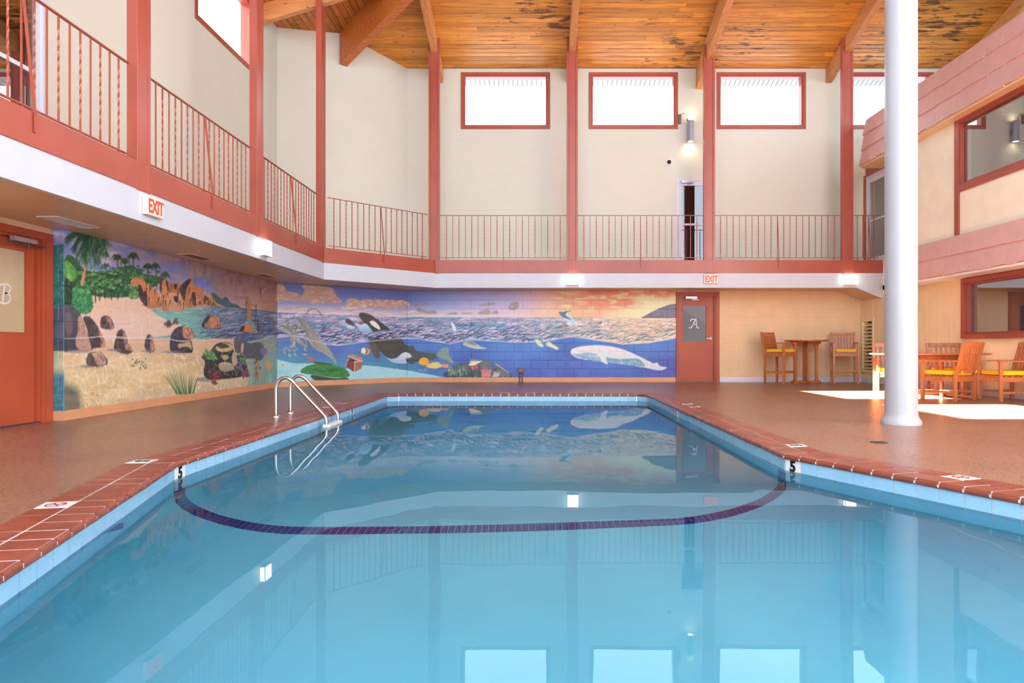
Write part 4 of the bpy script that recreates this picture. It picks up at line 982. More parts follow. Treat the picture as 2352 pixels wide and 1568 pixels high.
def coping(idx, a, b, ao, bo, am, bm, label, pitch=0.152, marks=()):
    """two rows of terracotta tiles along a->b; ao/bo outer corners, am/bm the line between the rows. marks: {tile number: kind}"""
    root = empty('trim_%d' % idx, ((a[0] + b[0]) / 2, (a[1] + b[1]) / 2, 0), label=label, cat='coping', kind='structure')
    L = math.hypot(b[0] - a[0], b[1] - a[1]); n = max(1, round(L / pitch)); g = 0.0075 / L
    marks = dict(marks)
    d = Vector((b[0] - a[0], b[1] - a[1], 0)).normalized()
    inn = Vector((d.y, -d.x, 0))                                     # towards the water
    # grout bed
    mb = MB()
    a0 = Vector((*a, 0)); b0 = Vector((*b, 0))
    ai, bi = a0 + inn * .014, b0 + inn * .014
    mb.hexa([(ai.x, ai.y, -.030), (bi.x, bi.y, -.030), (*bo, -.030), (*ao, -.030)], [(ai.x, ai.y, -.012), (bi.x, bi.y, -.012), (*bo, .0025), (*ao, .0025)])
    mb.hexa([(*a, -.034), (*b, -.034), (*bo, -.06), (*ao, -.06)], [(*a, .0025), (*b, .0025), (*bo, .0025), (*ao, .0025)])
    mb.build('grout_bed', M['grout'], root, world=True)
    for i in range(n):
        t0, t1 = i / n + g, (i + 1) / n - g
        q0, q1 = Vector((*lerp(a, b, t0), 0)), Vector((*lerp(a, b, t1), 0))
        m0, m1 = Vector((*lerp(am, bm, t0), 0)), Vector((*lerp(am, bm, t1), 0))
        o0, o1 = Vector((*lerp(ao, bo, t0), 0)), Vector((*lerp(ao, bo, t1), 0))
        mb = MB()
        jz = RND.uniform(-.001, .001)
        prof = [(0.0, -.038), (.013, -.035), (.018, -.024), (.017, -.011), (.010, -.001), (-.006, .005)]   # bullnose: (into the water, z)
        r0 = [q0 + inn * p + Vector((0, 0, z + jz)) for p, z in prof] + [m0 - (m0 - q0).normalized() * .006 + Vector((0, 0, .005 + jz)), m0 - (m0 - q0).normalized() * .006 + Vector((0, 0, -.052))]
        r1 = [q1 + inn * p + Vector((0, 0, z + jz)) for p, z in prof] + [m1 - (m1 - q1).normalized() * .006 + Vector((0, 0, .005 + jz)), m1 - (m1 - q1).normalized() * .006 + Vector((0, 0, -.052))]
        k = len(r0)
        mb.add(r0 + r1, [tuple(range(k)), tuple(reversed(range(k, 2 * k)))] + [(j, (j + 1) % k, k + (j + 1) % k, k + j) for j in range(k)])
        base = (q0 + q1 + m0 + m1) / 4
        mb.build('nosing_tile', M['coping'], root, base=base, smooth=True)
        kind = marks.get(i)
        mb = MB()
        e0, e1 = m0 + (o0 - m0).normalized() * .006, m1 + (o1 - m1).normalized() * .006
        jz = RND.uniform(-.001, .001)
        top = .0055 + jz
        mb.hexa([(e0.x, e0.y, -.03), (e1.x, e1.y, -.03), (o1.x, o1.y, -.03), (o0.x, o0.y, -.03)], [(e0.x, e0.y, top), (e1.x, e1.y, top), (o1.x, o1.y, top), (o0.x, o0.y, top)])
        base = (e0 + e1 + o0 + o1) / 4; base.z = 0
        t = mb.build('marker_tile' if kind else 'deck_tile', M['tile_white'] if kind else M['coping'], root, base=base)
        if kind:
            ang = math.atan2(d.y, d.x)
            if kind == 'no_diving':
                mb = MB(); n_ = 20
                for ra, rb in ((.05, .041),):
                    vs = [(r * math.cos(2 * PI * q / n_), r * math.sin(2 * PI * q / n_), top + .0012) for r in (ra, rb) for q in range(n_)]
                    mb.add(vs, [(q, (q + 1) % n_, n_ + (q + 1) % n_, n_ + q) for q in range(n_)])
                mb.bar((-.032, .032, top + .001), (.032, -.032, top + .001), .009, .001)
                mb.build('prohibition_ring', M['redink'], t)
                mb = MB(); mb.bar((-.03, -.016, top + .0006), (.022, .012, top + .0006), .010, .0008); mb.bar((.022, .012, top + .0006), (.03, .026, top + .0006), .012, .0008)
                mb.build('diver_figure', M['black'], t)
            else:
                me = text_mesh('digit', kind, .13, M['black'], .0008, .006)
                link('digit', me, t, (0, 0, top + .0012), (-PI / 2, 0, ang + (PI if idx in (1, 2) else PI)))
    return root

mid = off_poly(outline, 0.178)
SEG = {'lnear': (0, 1), 'left': (1, 2), 'cl': (2, 3), 'far': (3, 4), 'cr': (4, 5), 'right': (5, 6), 'rnear': (6, 7)}
def seg(k): i, j = SEG[k]; return outline[i], outline[j], outer[i], outer[j], mid[i], mid[j]
coping(1, *seg('lnear'), 'terracotta coping tiles along the angled near left pool edge', marks={17: 'no_diving'})
coping(2, *seg('left'), 'terracotta coping tiles along the straight left pool edge by the ladder', marks={0: '5', 28: 'no_diving', 32: '9'})
coping(3, *seg('cl'), 'terracotta coping tiles across the far left pool corner')
coping(4, *seg('far'), 'terracotta coping tiles along the far pool edge below the mural', marks={12: 'no_diving', 15: '9'})
coping(5, *seg('cr'), 'terracotta coping tiles across the far right pool corner')
coping(6, *seg('right'), 'terracotta coping tiles along the straight right pool edge', marks={13: '9', 16: 'no_diving', 40: '5'})
coping(7, *seg('rnear'), 'terracotta coping tiles along the angled near right pool edge', marks={7: 'no_diving'})

def waterline(idx, a, b, label, pitch=0.152, numbers=()):
    root = empty('trim_%d' % idx, ((a[0] + b[0]) / 2, (a[1] + b[1]) / 2, -.05), label=label, cat='tile band', kind='structure')
    a3, b3 = Vector((*a, 0)), Vector((*b, 0)); L = (b3 - a3).length; d = (b3 - a3) / L
    out = Vector((-d.y, d.x, 0))
    mb = MB()
    q = [a3 - d * .0, b3 + d * .0]
    mb.hexa([q[0] + out * .006 + Vector((0, 0, -.215)), q[1] + out * .006 + Vector((0, 0, -.215)), q[1] + out * .05 + Vector((0, 0, -.215)), q[0] + out * .05 + Vector((0, 0, -.215))],
            [q[0] + out * .006 + Vector((0, 0, -.040)), q[1] + out * .006 + Vector((0, 0, -.040)), q[1] + out * .05 + Vector((0, 0, -.040)), q[0] + out * .05 + Vector((0, 0, -.040))])
    mb.build('grout_bed', M['grout'], root, world=True)
    n = max(1, round(L / pitch)); w = L / n; numbers = dict(numbers)
    tm = MB(); tm.box(-w / 2 + .0045, w / 2 - .0045, 0, .012, -.157, 0.0)
    me = tm.mesh('band_tile', M['bluetile'])
    me2 = tm.mesh('number_tile', M['tile_white'])
    R3 = Matrix(((d.x, out.x, 0), (d.y, out.y, 0), (0, 0, 1))).to_4x4()
    for i in range(n):
        p = a3 + d * (w * (i + .5)) + out * RND.uniform(0, .0008) + Vector((0, 0, -.038)) - wl(root)
        s = numbers.get(i)
        o = link('number_tile' if s else 'band_tile', me2 if s else me, root, matrix=Matrix.Translation(p) @ R3)
        if s:
            if s == 'blank': continue
            link('digit', text_mesh('digit', s, .115, M['black'], .0012, .0055), o, (0, -.0012, -.044))
    return root
waterline(8, *seg('lnear')[:2], 'pale blue waterline tiles under the near left coping', numbers={})
waterline(9, *seg('left')[:2], 'pale blue waterline tiles under the long left coping', numbers={0: '5', 30: '9'})
waterline(10, *seg('cl')[:2], 'pale blue waterline tiles in the far left pool corner')
waterline(11, *seg('far')[:2], 'pale blue waterline tiles under the far coping')
waterline(12, *seg('cr')[:2], 'pale blue waterline tiles in the far right pool corner')
waterline(13, *seg('right')[:2], 'pale blue waterline tiles under the long right coping', numbers={16: 'blank', 14: '9'})
waterline(14, *seg('rnear')[:2], 'pale blue waterline tiles under the near right coping', numbers={0: '5'})

# basin: cross sections with coved walls
RCOVE = 0.90
def section(pl, pr, depth, n=9, top=-.20):
    """points from the left rim down, across and up to the right rim"""
    pl, pr = Vector((*pl, 0)), Vector((*pr, 0)); w = (pr - pl).length; e = (pr - pl) / w
    r = min(RCOVE, depth - .3); out = [(0, top)]
    for k in range(n + 1):
        a = PI / 2 * k / n
        out.append((r - r * math.cos(a), -(depth - r) - r * math.sin(a)))
    out += [(w * .35, -depth), (w * .65, -depth)]
    for k in range(n, -1, -1):
        a = PI / 2 * k / n
        out.append((w - r + r * math.cos(a), -(depth - r) - r * math.sin(a)))
    out.append((w, top))
    return [pl + e * u + Vector((0, 0, z)) for u, z in out]
def edge_at(P, y):
    for i in range(len(P) - 1):
        if P[i][1] >= y >= P[i + 1][1]:
            t = (P[i][1] - y) / (P[i][1] - P[i + 1][1]); return lerp(P[i], P[i + 1], t)
    return P[0] if y > P[0][1] else P[-1]
STA = [((-2.60, 11.88), (1.94, 11.88), 2.70), ((-2.60, 8.6), (1.94, 8.7), 2.66), ((-2.60, 7.6), (1.935, 7.8), 2.50), ((-2.60, 6.2), (1.93, 6.5), 2.02),
       ((-2.60, 4.85), (1.93, 5.24), 1.60), ((-2.07, 2.8), (3.0, 3.1), 1.42), ((-1.587, 1.0), (4.05, 1.0), 1.30)]
def basin():
    mb = MB(); rows = [section(a, b, d) for a, b, d in STA]; k = len(rows[0])
    mb.add([p for r in rows for p in r], [(i * k + j, i * k + j + 1, (i + 1) * k + j + 1, (i + 1) * k + j) for i in range(len(rows) - 1) for j in range(k - 1)])
    mb.add([Vector((-2.7, 11.875, -.2)), Vector((2.05, 11.875, -.2)), Vector((2.05, 11.875, -3.0)), Vector((-2.7, 11.875, -3.0))], [(0, 1, 2, 3)])
    mb.add([Vector((-1.7, 1.0, 0)), Vector((4.2, 1.0, 0)), Vector((4.2, 1.0, -3.0)), Vector((-1.7, 1.0, -3.0))], [(3, 2, 1, 0)])
    o = mb.build('floor_pool_basin', M['plaster'], smooth=True, fix=False)
    tag(o, 'pale blue plastered pool basin sloping to the deep end', 'pool', kind='structure')
    return o
BAS = basin()

def depth_line():
    root = empty('trim_15', (-.3, 5.05, -1.6), label='dark navy tile line crossing the pool floor between the two 5 markers', cat='tile line', kind='structure')
    tm = MB(); tm.box(-.0235, .0235, -.0235, .0235, -.002, .006)
    me = tm.mesh('line_tile', M['navy'])
    spots = []
    bed = MB()
    for r in (-1, 0, 1):
        dy = r * .051 + .058
        a, b = edge_at(PL, 4.85 + dy), edge_at(PR, 5.24 + dy)
        a = (-2.60, 4.85 + dy)
        S = section(a, b, 1.60, 24, -.225)
        cum = [0]
        for i in range(1, len(S)): cum.append(cum[-1] + (S[i] - S[i - 1]).length)
        L = cum[-1]; n = round(L / .0505)
        for i in range(n):
            s = L * (i + .5) / n; j = max(0, min(len(S) - 2, int(np.searchsorted(cum, s)) - 1))
            t = (s - cum[j]) / (cum[j + 1] - cum[j]); p = S[j].lerp(S[j + 1], t); tg = (S[j + 1] - S[j]).normalized()
            ac = Vector((0, 1, 0)); nm = tg.cross(ac).normalized(); nm = -nm if nm.z < 0 or (abs(nm.z) < .05 and nm.x * p.x > 0) else nm
            ac = nm.cross(tg).normalized()
            Mx = Matrix((tg, ac, nm)).transposed().to_4x4(); Mx.translation = p + nm * .002
            spots.append((r, i / n, Mx))
    spots.sort(key=lambda q: (abs(q[1] - .5) > .36, q[1]))
    base = wl(root); rest = MB()
    for k, (r, f, Mx) in enumerate(spots):
        if k < 296:
            m2 = Mx.copy(); m2.translation = m2.translation - base
            link('line_tile', me, root, matrix=m2)
        else:
            rest.add([Mx @ Vector(v) for v in tm.v], tm.f)
    o = rest.build('line_tiles_on_walls', M['navy'], root, world=True); o['kind'] = 'stuff'
    # grout bed under the three rows
    bed = MB(); A = section((-2.60, 4.85 + .137), edge_at(PR, 5.24 + .137), 1.60, 24, -.225); B = section((-2.60, 4.85 - .021), edge_at(PR, 5.24), 1.60, 24, -.225)
    k = len(A); bed.add([p + Vector((0, 0, .002)) for p in A + B], [(i, i + 1, k + i + 1, k + i) for i in range(k - 1)])
    bed.build('grout_bed', M['navy_grout'], root, world=True, fix=False)
depth_line()

def water():
    o2 = off_poly(outline, 0.004)
    o2[0] = (o2[0][0], 0.99); o2[-1] = (o2[-1][0], 0.99)
    mb = MB(); mb.prism(o2, lambda p: (p[0], p[1], -3.6), lambda p: (p[0], p[1], ZWATER))
    o = mb.build('pool_water', M['water'])
    tag(o, 'calm turquoise water filling the pool', 'water', kind='structure')
water()

# ------------------------------------------------------------------ walls
# mural blocks
CAN = paint_mural()
LUT = np.array([lin(v) for v in range(256)], np.float32)
def tolin(c):
    c = np.clip(c, 0, 255) / 255.0
    return np.where(c <= 0.04045, c / 12.92, ((c + 0.055) / 1.055) ** 2.4)
ROWS = [0.102 + .204 * k for k in range(10)] + [ZS]
def blocks(root, p0, p1, start, mat, mural=True, z_first=0, ulim=None, step=.0118):
    p0, p1 = Vector((*p0, 0)), Vector((*p1, 0)); L = (p1 - p0).length; du = (p1 - p0) / L
    nrm = Vector((du.y, -du.x, 0))                                    # into the room
    base = wl(root); cache = {}
    for r in range(z_first, len(ROWS) - 1):
        z0, z1 = ROWS[r], ROWS[r + 1]
        u = start - (.2025 if r % 2 else 0)
        while u < L:
            a, b = max(0, u), min(L, u + .405); u += .405
            if b - a < .03: continue
            w, h = b - a, z1 - z0
            if mural:
                nx, nz = max(3, int(w / step)), max(3, int(h / step))
                us = np.concatenate([[0, .003], np.linspace(.006, w - .006, nx), [w - .003, w]]); vs = np.concatenate([[0, .003], np.linspace(.006, h - .006, nz), [h - .003, h]])
                U, V = np.meshgrid(us, vs); D = np.full(U.shape, .0)
                D[0, :] = D[-1, :] = D[:, 0] = D[:, -1] = -.0035; D[1, 1:-1] = D[-2, 1:-1] = D[1:-1, 1] = D[1:-1, -2] = -.0006
                U, V, D = U.ravel(), V.ravel(), D.ravel()
                org = p0 + du * a + Vector((0, 0, z0))
                X = org.x + du.x * U; Y = org.y + du.y * U; Z = org.z + V
                px, py = CX + FPX * X / Y, CY - FPX * (Z - HC) / Y
                colr = np.minimum(tolin(CAN.sample(px, py)) * 1.32, .92)
                co = np.stack([du.x * U + nrm.x * D, du.y * U + nrm.y * D, V], 1).astype(np.float32)
                m, n = len(us), len(vs)
                key = (m, n)
                if key not in cache:
                    i = np.arange(m - 1)[None, :] + m * np.arange(n - 1)[:, None]
                    cache[key] = np.stack([i, i + 1, i + m + 1, i + m], -1).reshape(-1, 4).astype(np.int32)
                q = cache[key]
                me = bpy.data.meshes.new('block')
                me.vertices.add(len(co)); me.vertices.foreach_set('co', co.ravel())
                me.loops.add(q.size); me.loops.foreach_set('vertex_index', q.ravel())
                me.polygons.add(len(q)); me.polygons.foreach_set('loop_start', np.arange(0, q.size, 4, dtype=np.int32))
                at = me.attributes.new('paint', 'FLOAT_COLOR', 'POINT')
                at.data.foreach_set('color', np.concatenate([colr, np.ones((len(colr), 1))], 1).astype(np.float32).ravel())
                me.update(calc_edges=True); me.materials.append(mat)
            else:
                key = (round(w, 3), round(h, 3))
                if key not in cache:
                    mb = MB(); e = .0025
                    mb.add([du * 0 + nrm * -.002, du * w + nrm * -.002, du * w + nrm * -.002 + Vector((0, 0, h)), nrm * -.002 + Vector((0, 0, h)),
                            du * e, du * (w - e), du * (w - e), du * e], [(0, 1, 5, 4), (1, 2, 6, 5), (2, 3, 7, 6), (3, 0, 4, 7), (4, 5, 6, 7)])
                    for k in (4, 5): mb.v[k] = tuple(Vector(mb.v[k]) + Vector((0, 0, e)))
                    for k in (6, 7): mb.v[k] = tuple(Vector(mb.v[k]) + Vector((0, 0, h - e)))
                    cache[key] = mb.mesh('block', mat, fix=False)
                me = cache[key]; org = p0 + du * a + Vector((0, 0, z0))
            link('block', me, root, org - base)

M['backing'] = paint('mural_joint_paint', (120, 116, 140), 0.6, 0.1)
def lower_wall(name, p0, p1, start, label, mat, mural, e0=0, e1=0):
    p0v, p1v = Vector((*p0, 0)), Vector((*p1, 0)); du = (p1v - p0v).normalized(); nrm = Vector((du.y, -du.x, 0))
    mb = MB()
    q0, q1 = p0v - du * e0, p1v + du * e1
    a, b = q0 - nrm * .007, q1 - nrm * .007
    c, d = q1 - nrm * .2, q0 - nrm * .2
    mb.hexa([a, b, c, d], [v + Vector((0, 0, ZS)) for v in (a, b, c, d)])
    o = mb.build(name, M['backing'] if mural else mat); tag(o, label, 'wall', kind='structure')
    blocks(o, p0, p1, start, mat, mural)
    # painted curb at the foot
    return o
lower_wall('wall_left_lower', (XL, YDOOR), (XL, YC0), -.12, 'left mural wall of painted blocks with beach, palms and rocks', M['mural'], True, -.02, .15)
lower_wall('wall_left_return', (XD - .02, YDOOR), (XL, YDOOR), -.1, 'narrow teal end of the mural wall beside the red door', M['mural'], True, 0, -.03)
lower_wall('wall_corner_lower', (XL, YC0), (XC1, YB), -.2, 'slanted mural wall with dolphins, orca and treasure chest', M['mural'], True, .15, .15)
lower_wall('wall_back_lower', (XC1, YB), (3.31, YB), -.1025, 'back mural wall with sunset sky and white whale', M['mural'], True, .15, 0)
lower_wall('wall_back_right', (4.33, YB), (XR, YB), -.15, 'peach painted block wall behind the bar table', M['peach_plain'], False, 0, .3)

def curb(name, pts, mat, h, t, label):
    inn = off_poly(pts, -t); mb = MB()
    for i in range(len(pts) - 1):
        a, b, c, d = pts[i], pts[i + 1], inn[i + 1], inn[i]
        mb.hexa([(*d, 0), (*c, 0), (*b, 0), (*a, 0)], [(*d, h), (*c, h), (*b, h), (*a, h)])
    o = mb.build(name, mat); tag(o, label, 'baseboard', kind='structure')
curb('baseboard_left', [(XD - .01, YDOOR), (XL, YDOOR)], M['curb'], .108, .012, 'peach curb under the teal mural strip')
curb('baseboard_mural', [(XL, YDOOR - .012), (XL, YC0), (XC1, YB), (3.30, YB)], M['curb'], .110, .014, 'peach painted curb along the foot of the mural')
curb('baseboard_back', [(4.34, YB), (XR, YB)], M['base_white'], .115, .016, 'lavender white baseboard behind the bar table')
curb('baseboard_right', [(XR, YB), (XR, 4.0)], M['base_white'], .115, .016, 'lavender white baseboard along the right siding wall')

# door wall on the left, with the door opening
DBY0, DBY1, DBZ = 6.50, 7.46, 2.05
wall_sheet('wall_left_door', (XD, YS), (XD, YDOOR), 0, ZS, [(DBY0 - YS, DBY1 - YS, 0, DBZ)], M['peach_plain'], .2, 1, 'left wall around the red door')
# back wall at door A: head above the frame
mb = MB(); mb.box(3.31, 4.33, YB, YB + .2, 2.13, ZS); tag(mb.build('wall_back_door_head', M['peach_plain']), 'strip of back wall above the red door', 'wall', kind='structure')

# upper walls
WZ0, WZ1 = 6.06, 7.25
LWIN = [(10.64 + k * -3.0, 12.62 + k * -3.0) for k in range(4)]
holesL = [(a - YS, b - YS, WZ0, WZ1) for a, b in LWIN]
LD0, LD1 = 5.55, 7.36
holesL.append((LD0 - YS, LD1 - YS, ZF, 4.95))
wall_sheet('wall_left_upper', (XL, YS), (XL, YC0), ZS + .01, ZEAVE, holesL, M['cream'], .2, 1, 'tall cream block wall above the left balcony')
BWIN = [(-1.71 + 3.026 * k, .25 + 3.026 * k) for k in range(4)]
holesB = [(a - XC1, b - XC1, WZ0, WZ1) for a, b in BWIN]
BD0, BD1 = 3.31, 4.29
holesB.append((BD0 - XC1, BD1 - XC1, ZF, 4.82))
wall_sheet('wall_back_upper', (XC1, YB), (XE, YB), ZS + .01, ZEAVE, holesB, M['cream'], .2, 1, 'tall cream block wall above the back balcony')
# slanted upper wall rising to the hip
mb = MB()
a, b = Vector((XL, YC0, 0)), Vector((XC1, YB, 0)); du = (b - a).normalized(); nr = Vector((-du.y, du.x, 0))
def roof_z(X, Y): return ZEAVE + SLOPE * min(X - XL, YB - Y)
m_ = a.lerp(b, .53)
tm_ = min((t for t in np.linspace(.3, .7, 81)), key=lambda t: abs((a.lerp(b, t).x - XL) - (YB - a.lerp(b, t).y)))
m_ = a.lerp(b, tm_)
poly = [(a, ZS + .01), (b, ZS + .01), (b, ZEAVE), (m_, roof_z(m_.x, m_.y)), (a, ZEAVE)]
mb.prism(poly, lambda p: p[0] + Vector((0, 0, p[1])), lambda p: p[0] + nr * .15 + Vector((0, 0, p[1])))
tag(mb.build('wall_corner_upper', M['cream']), 'slanted cream corner wall rising to the hip rafter', 'wall', kind='structure')
# joint line across the back wall
mb = MB(); mb.box(XC1, XR, YB - .004, YB, 5.715, 5.722); tag(mb.build('trim_16', M['cream']), 'thin horizontal joint across the upper back wall', 'joint', kind='structure')
# unseen far right wall beyond the parapet; high openings added to let daylight in
mb = MB(); mb.box(XE, XE + .2, 4.0, YB + .2, 0, 6.0)
mb.box(XE, XE + .2, 4.0, 4.3, 6.0, 11)
mb.box(XE, XE + .2, 9.8, 10.2, 6.0, 11)
mb.box(XE, XE + .2, YB - .2, YB + .2, 6.0, 11); tag(mb.build('wall_far_right', M['cream']), 'unseen cream wall far beyond the parapet, with added high openings for daylight', 'wall', kind='structure')

# ------------------------------------------------------------------ balcony
inn = [(XL, YS), (XL, YC0), (XC1, YB), (XR, YB)]
def ring(name, outer_, inner_, z0, z1, mat, label, cat, split=False):
    mb = MB()
    for i in range(len(outer_) - 1):
        a, b, c, d = outer_[i], outer_[i + 1], inner_[i + 1], inner_[i]
        mb.hexa([(*a, z0), (*b, z0), (*c, z0), (*d, z0)], [(*a, z1), (*b, z1), (*c, z1), (*d, z1)])
    return tag(mb.build(name, mat), label, cat, kind='structure')
FAi = off_poly(FA, .03)
inn2 = [(XL - .35, YS), (XL - .35, YC0 + .1), (XC1 - .1, YB + .3), (XR, YB + .3)]
ring('floor_balcony', FAi, inn2, ZS, ZF - .02, M['soffit'], 'balcony slab with tan soffit above the mural', 'balcony')
names = ['left', 'corner', 'back']
FAo = off_poly(FA, -.012)
FAb = off_poly(FA, .05)
lbl = {'left': ('white plaster fascia along the left balcony', 'brick red edge beam along the left balcony'), 'corner': ('white plaster fascia across the slanted balcony corner', 'brick red edge beam across the slanted balcony corner'),
       'back': ('white plaster fascia along the back balcony', 'brick red edge beam along the back balcony')}
for i, n in enumerate(names):
    e = 7.11 if n == 'back' else None
    a, b, c, d = FA[i], FA[i + 1], FAb[i + 1], FAb[i]
    if n == 'back': b, c = (e, 15.0), (e, 15.05)
    mb = MB(); mb.hexa([(*a, ZW), (*b, ZW), (*c, ZW), (*d, ZW)], [(*a, ZR + .01), (*b, ZR + .01), (*c, ZR + .01), (*d, ZR + .01)])
    if n == 'back':      # the bulkhead that drops to the right wall
        mb.prism([(7.11, ZW), (XR, 1.905), (XR, ZR + .01), (7.11, ZR + .01)], lambda p: (p[0], 15.0, p[1]), lambda p: (p[0], 15.05, p[1]))
    tag(mb.build('trim_%d' % (17 + i), M['white']), lbl[n][0], 'fascia', kind='structure')
    a, b, c, d = FAo[i], FAo[i + 1], FAb[i + 1], FAb[i]
    mb = MB(); mb.hexa([(*a, ZR), (*b, ZR), (*c, ZR), (*d, ZR)], [(*a, ZF), (*b, ZF), (*c, ZF), (*d, ZF)])
    tag(mb.build('trim_%d' % (20 + i), M['red'], bevel=.006), lbl[n][1], 'edge beam', kind='structure')
mb = MB(); mb.prism([(7.11, ZS + .002), (7.11, ZS - .004), (XR, 1.92), (XR, ZS + .002)], lambda p: (p[0], 15.04, p[1]), lambda p: (p[0], YB, p[1]))
tag(mb.build('trim_23', M['soffit']), 'sloping tan soffit where the back balcony meets the right wall', 'soffit', kind='structure')

# ------------------------------------------------------------------ roof: decks, planks, rafters
def roofz_b(Y): return ZEAVE + SLOPE * (YB - Y)
def roofz_l(X): return ZEAVE + SLOPE * (X - XL)
YTOP, XTOP, ZTOP = 6.6, 4.03, ZEAVE + SLOPE * 9.38
mb = MB(); T = .03
mb.add([(XL - .25, YB + .58, roofz_b(YB + .58) + T), (XE, YB + .58, roofz_b(YB + .58) + T), (XE, YTOP, ZTOP + T), (XTOP, YTOP, ZTOP + T), (XL - .02, YB + .02, ZEAVE + T)], [(4, 3, 2, 1, 0)])
SKX0, SKX1, SKY0, SKY1 = -1.5, 3.2, -1.2, 6.0          # unseen skylight added in the left roof slope to brighten water and room
RL = lambda x, y: (x, y, roofz_l(x) + T)
mb.add([RL(XL - .22, YS), RL(XL - .22, YB + .58), (XL - .02, YB + .02, ZEAVE + T), RL(SKX0, YB - (SKX0 - XL)), RL(SKX0, YS)], [(0, 1, 2, 3, 4)])
mb.add([RL(SKX0, SKY1), RL(SKX0, YB - (SKX0 - XL)), RL(SKX1, YB - (SKX1 - XL)), RL(SKX1, SKY1)], [(0, 1, 2, 3)])
mb.add([RL(SKX0, YS), RL(SKX0, SKY0), RL(SKX1, SKY0), RL(SKX1, YS)], [(0, 1, 2, 3)])
mb.add([RL(SKX1, YS), RL(SKX1, YB - (SKX1 - XL)), (XTOP, YTOP, ZTOP + T), (XTOP, YS, ZTOP + T)], [(0, 1, 2, 3)])
mb.add([(XTOP, YS, ZTOP + T), (XTOP, YTOP, ZTOP + T), (XE + .2, YTOP, ZTOP + T), (XE + .2, YS, ZTOP + T)], [(0, 1, 2, 3)])
roof = mb.build('ceiling', M['roofdeck'], fix=False); tag(roof, 'sloping pine plank ceiling with hip corner', 'ceiling', kind='structure')
CW = .132; cs = 1 / math.sqrt(1 + SLOPE ** 2)
def plank(poly4, zf, mat):
    """board between four plan points (along the low edge, then the high edge), v-edged and 2 cm thick"""
    p = [Vector((*q, 0)) for q in poly4]; e = .011
    cen = sum(p, Vector()) / 4
    low = []
    for q in p: low.append(Vector((q.x, q.y, zf(q.x, q.y))))
    ins = [v + (Vector((cen.x, v.y, 0)) - Vector((v.x, v.y, 0))) * 0 for v in low]
    # chamfer towards the middle line across the board
    ax = (low[3] - low[0]).normalized()
    f = [low[0] + ax * e, low[1] + ax * e, low[2] - ax * e, low[3] - ax * e]
    up = Vector((0, 0, .010)); th = Vector((0, 0, .024))
    mbp = MB()
    mbp.add([f[0], f[1], f[2], f[3], low[0] + up, low[1] + up, low[2] + up, low[3] + up, low[0] + th, low[1] + th, low[2] + th, low[3] + th],
            [(3, 2, 1, 0), (0, 1, 5, 4), (2, 3, 7, 6), (1, 2, 6, 5), (3, 0, 4, 7), (4, 5, 9, 8), (5, 6, 10, 9), (6, 7, 11, 10), (7, 4, 8, 11)])
    base = sum(low, Vector()) / 4
    o = link('plank', mbp.mesh('plank', mat, False, base, fix=False), roof, base)
    return o
zfb = lambda x, y: roofz_b(y); zfl = lambda x, y: roofz_l(x)
g = .003
for i in range(20):
    ya, yb = YB - i * CW * cs - g, YB - (i + 1) * CW * cs + g
    xs = [XL + (YB - ya) + .0]; x = xs[0]
    x += RND.uniform(1.5, 4.5)
    while x < 12.2:
        xs.append(x); x += RND.uniform(2.4, 5.0)
    xs.append(XE)
    for k in range(len(xs) - 1):
        a, b = xs[k] + (.001 if k else 0), xs[k + 1] - .001
        hi = a + (ya - yb if k == 0 else 0)
        plank([(a, ya), (b, ya), (b, yb), (hi, yb)], zfb, M['plank_x'])
for i in range(26):
    xa, xb = XL + i * CW * cs + g, XL + (i + 1) * CW * cs - g
    ys = [YB - (xa - XL)]; y = ys[0] - RND.uniform(1.2, 4)
    while y > 8.4: ys.append(y); y -= RND.uniform(2.4, 4.6)
    ys.append(7.6)
    for k in range(len(ys) - 1):
        a, b = ys[k] - (.001 if k else 0), ys[k + 1] + .001
        hi = a - ((xb - xa) if k == 0 else 0)
        plank([(xa, b), (xa, a), (xb, hi), (xb, b)], zfl, M['plank_y'])

M['beam_x'] = wood('rafter_fir_across', (190, 124, 68), (216, 154, 98), 0, 0.45, 0.0, 0.08, 0.7)
def rafter(p0, p1, w, drop, mat, label):
    """top edge from p0 to p1, hanging down by drop"""
    p0, p1 = Vector(p0), Vector(p1); d = (p1 - p0); h = Vector((d.x, d.y, 0)).normalized(); s = Vector((-h.y, h.x, 0)) * (w / 2); dn = Vector((0, 0, -drop))
    mb = MB(); mb.hexa([p0 - s + dn, p0 + s + dn, p1 + s + dn, p1 - s + dn], [p0 - s, p0 + s, p1 + s, p1 - s])
    o = mb.build('roof_rafter', mat, base=tuple(p0 + dn), bevel=.008)
    return tag(o, label, 'rafter', 'exposed roof rafters', 'structure')
PXB = [-2.274, .798, 3.847, 6.92, 9.98]
rl = ['rafter over the post at the slanted balcony corner', 'rafter on the post between the first and second clerestory windows', 'deep rafter beside the cylinder wall lamp', 'rafter on the red post next to the white pillar', 'rafter rising behind the shingled parapet']
for x, l, dr in zip(PXB, rl, (.345, .345, .49, .345, .345)):
    rafter((x, YB - .01, ZEAVE - .002), (x, 7.0, roofz_b(7.0) - .002), .145, dr, M['beam'], 'orange ' + l)
PYL = [13.06, 10.06, 7.08]
for y, l in zip(PYL, ('orange rafter running from the left wall over the third balcony post', 'orange rafter over the second left balcony post', 'orange rafter over the nearest left balcony post')):
    rafter((XL + .01, y, ZEAVE - .002), (3.4, y, roofz_l(3.4) - .002), .145, .345, M['beam_x'], l)
h0 = Vector((m_.x, m_.y, roof_z(m_.x, m_.y))) + Vector((.02, -.02, 0)); k = 7.0
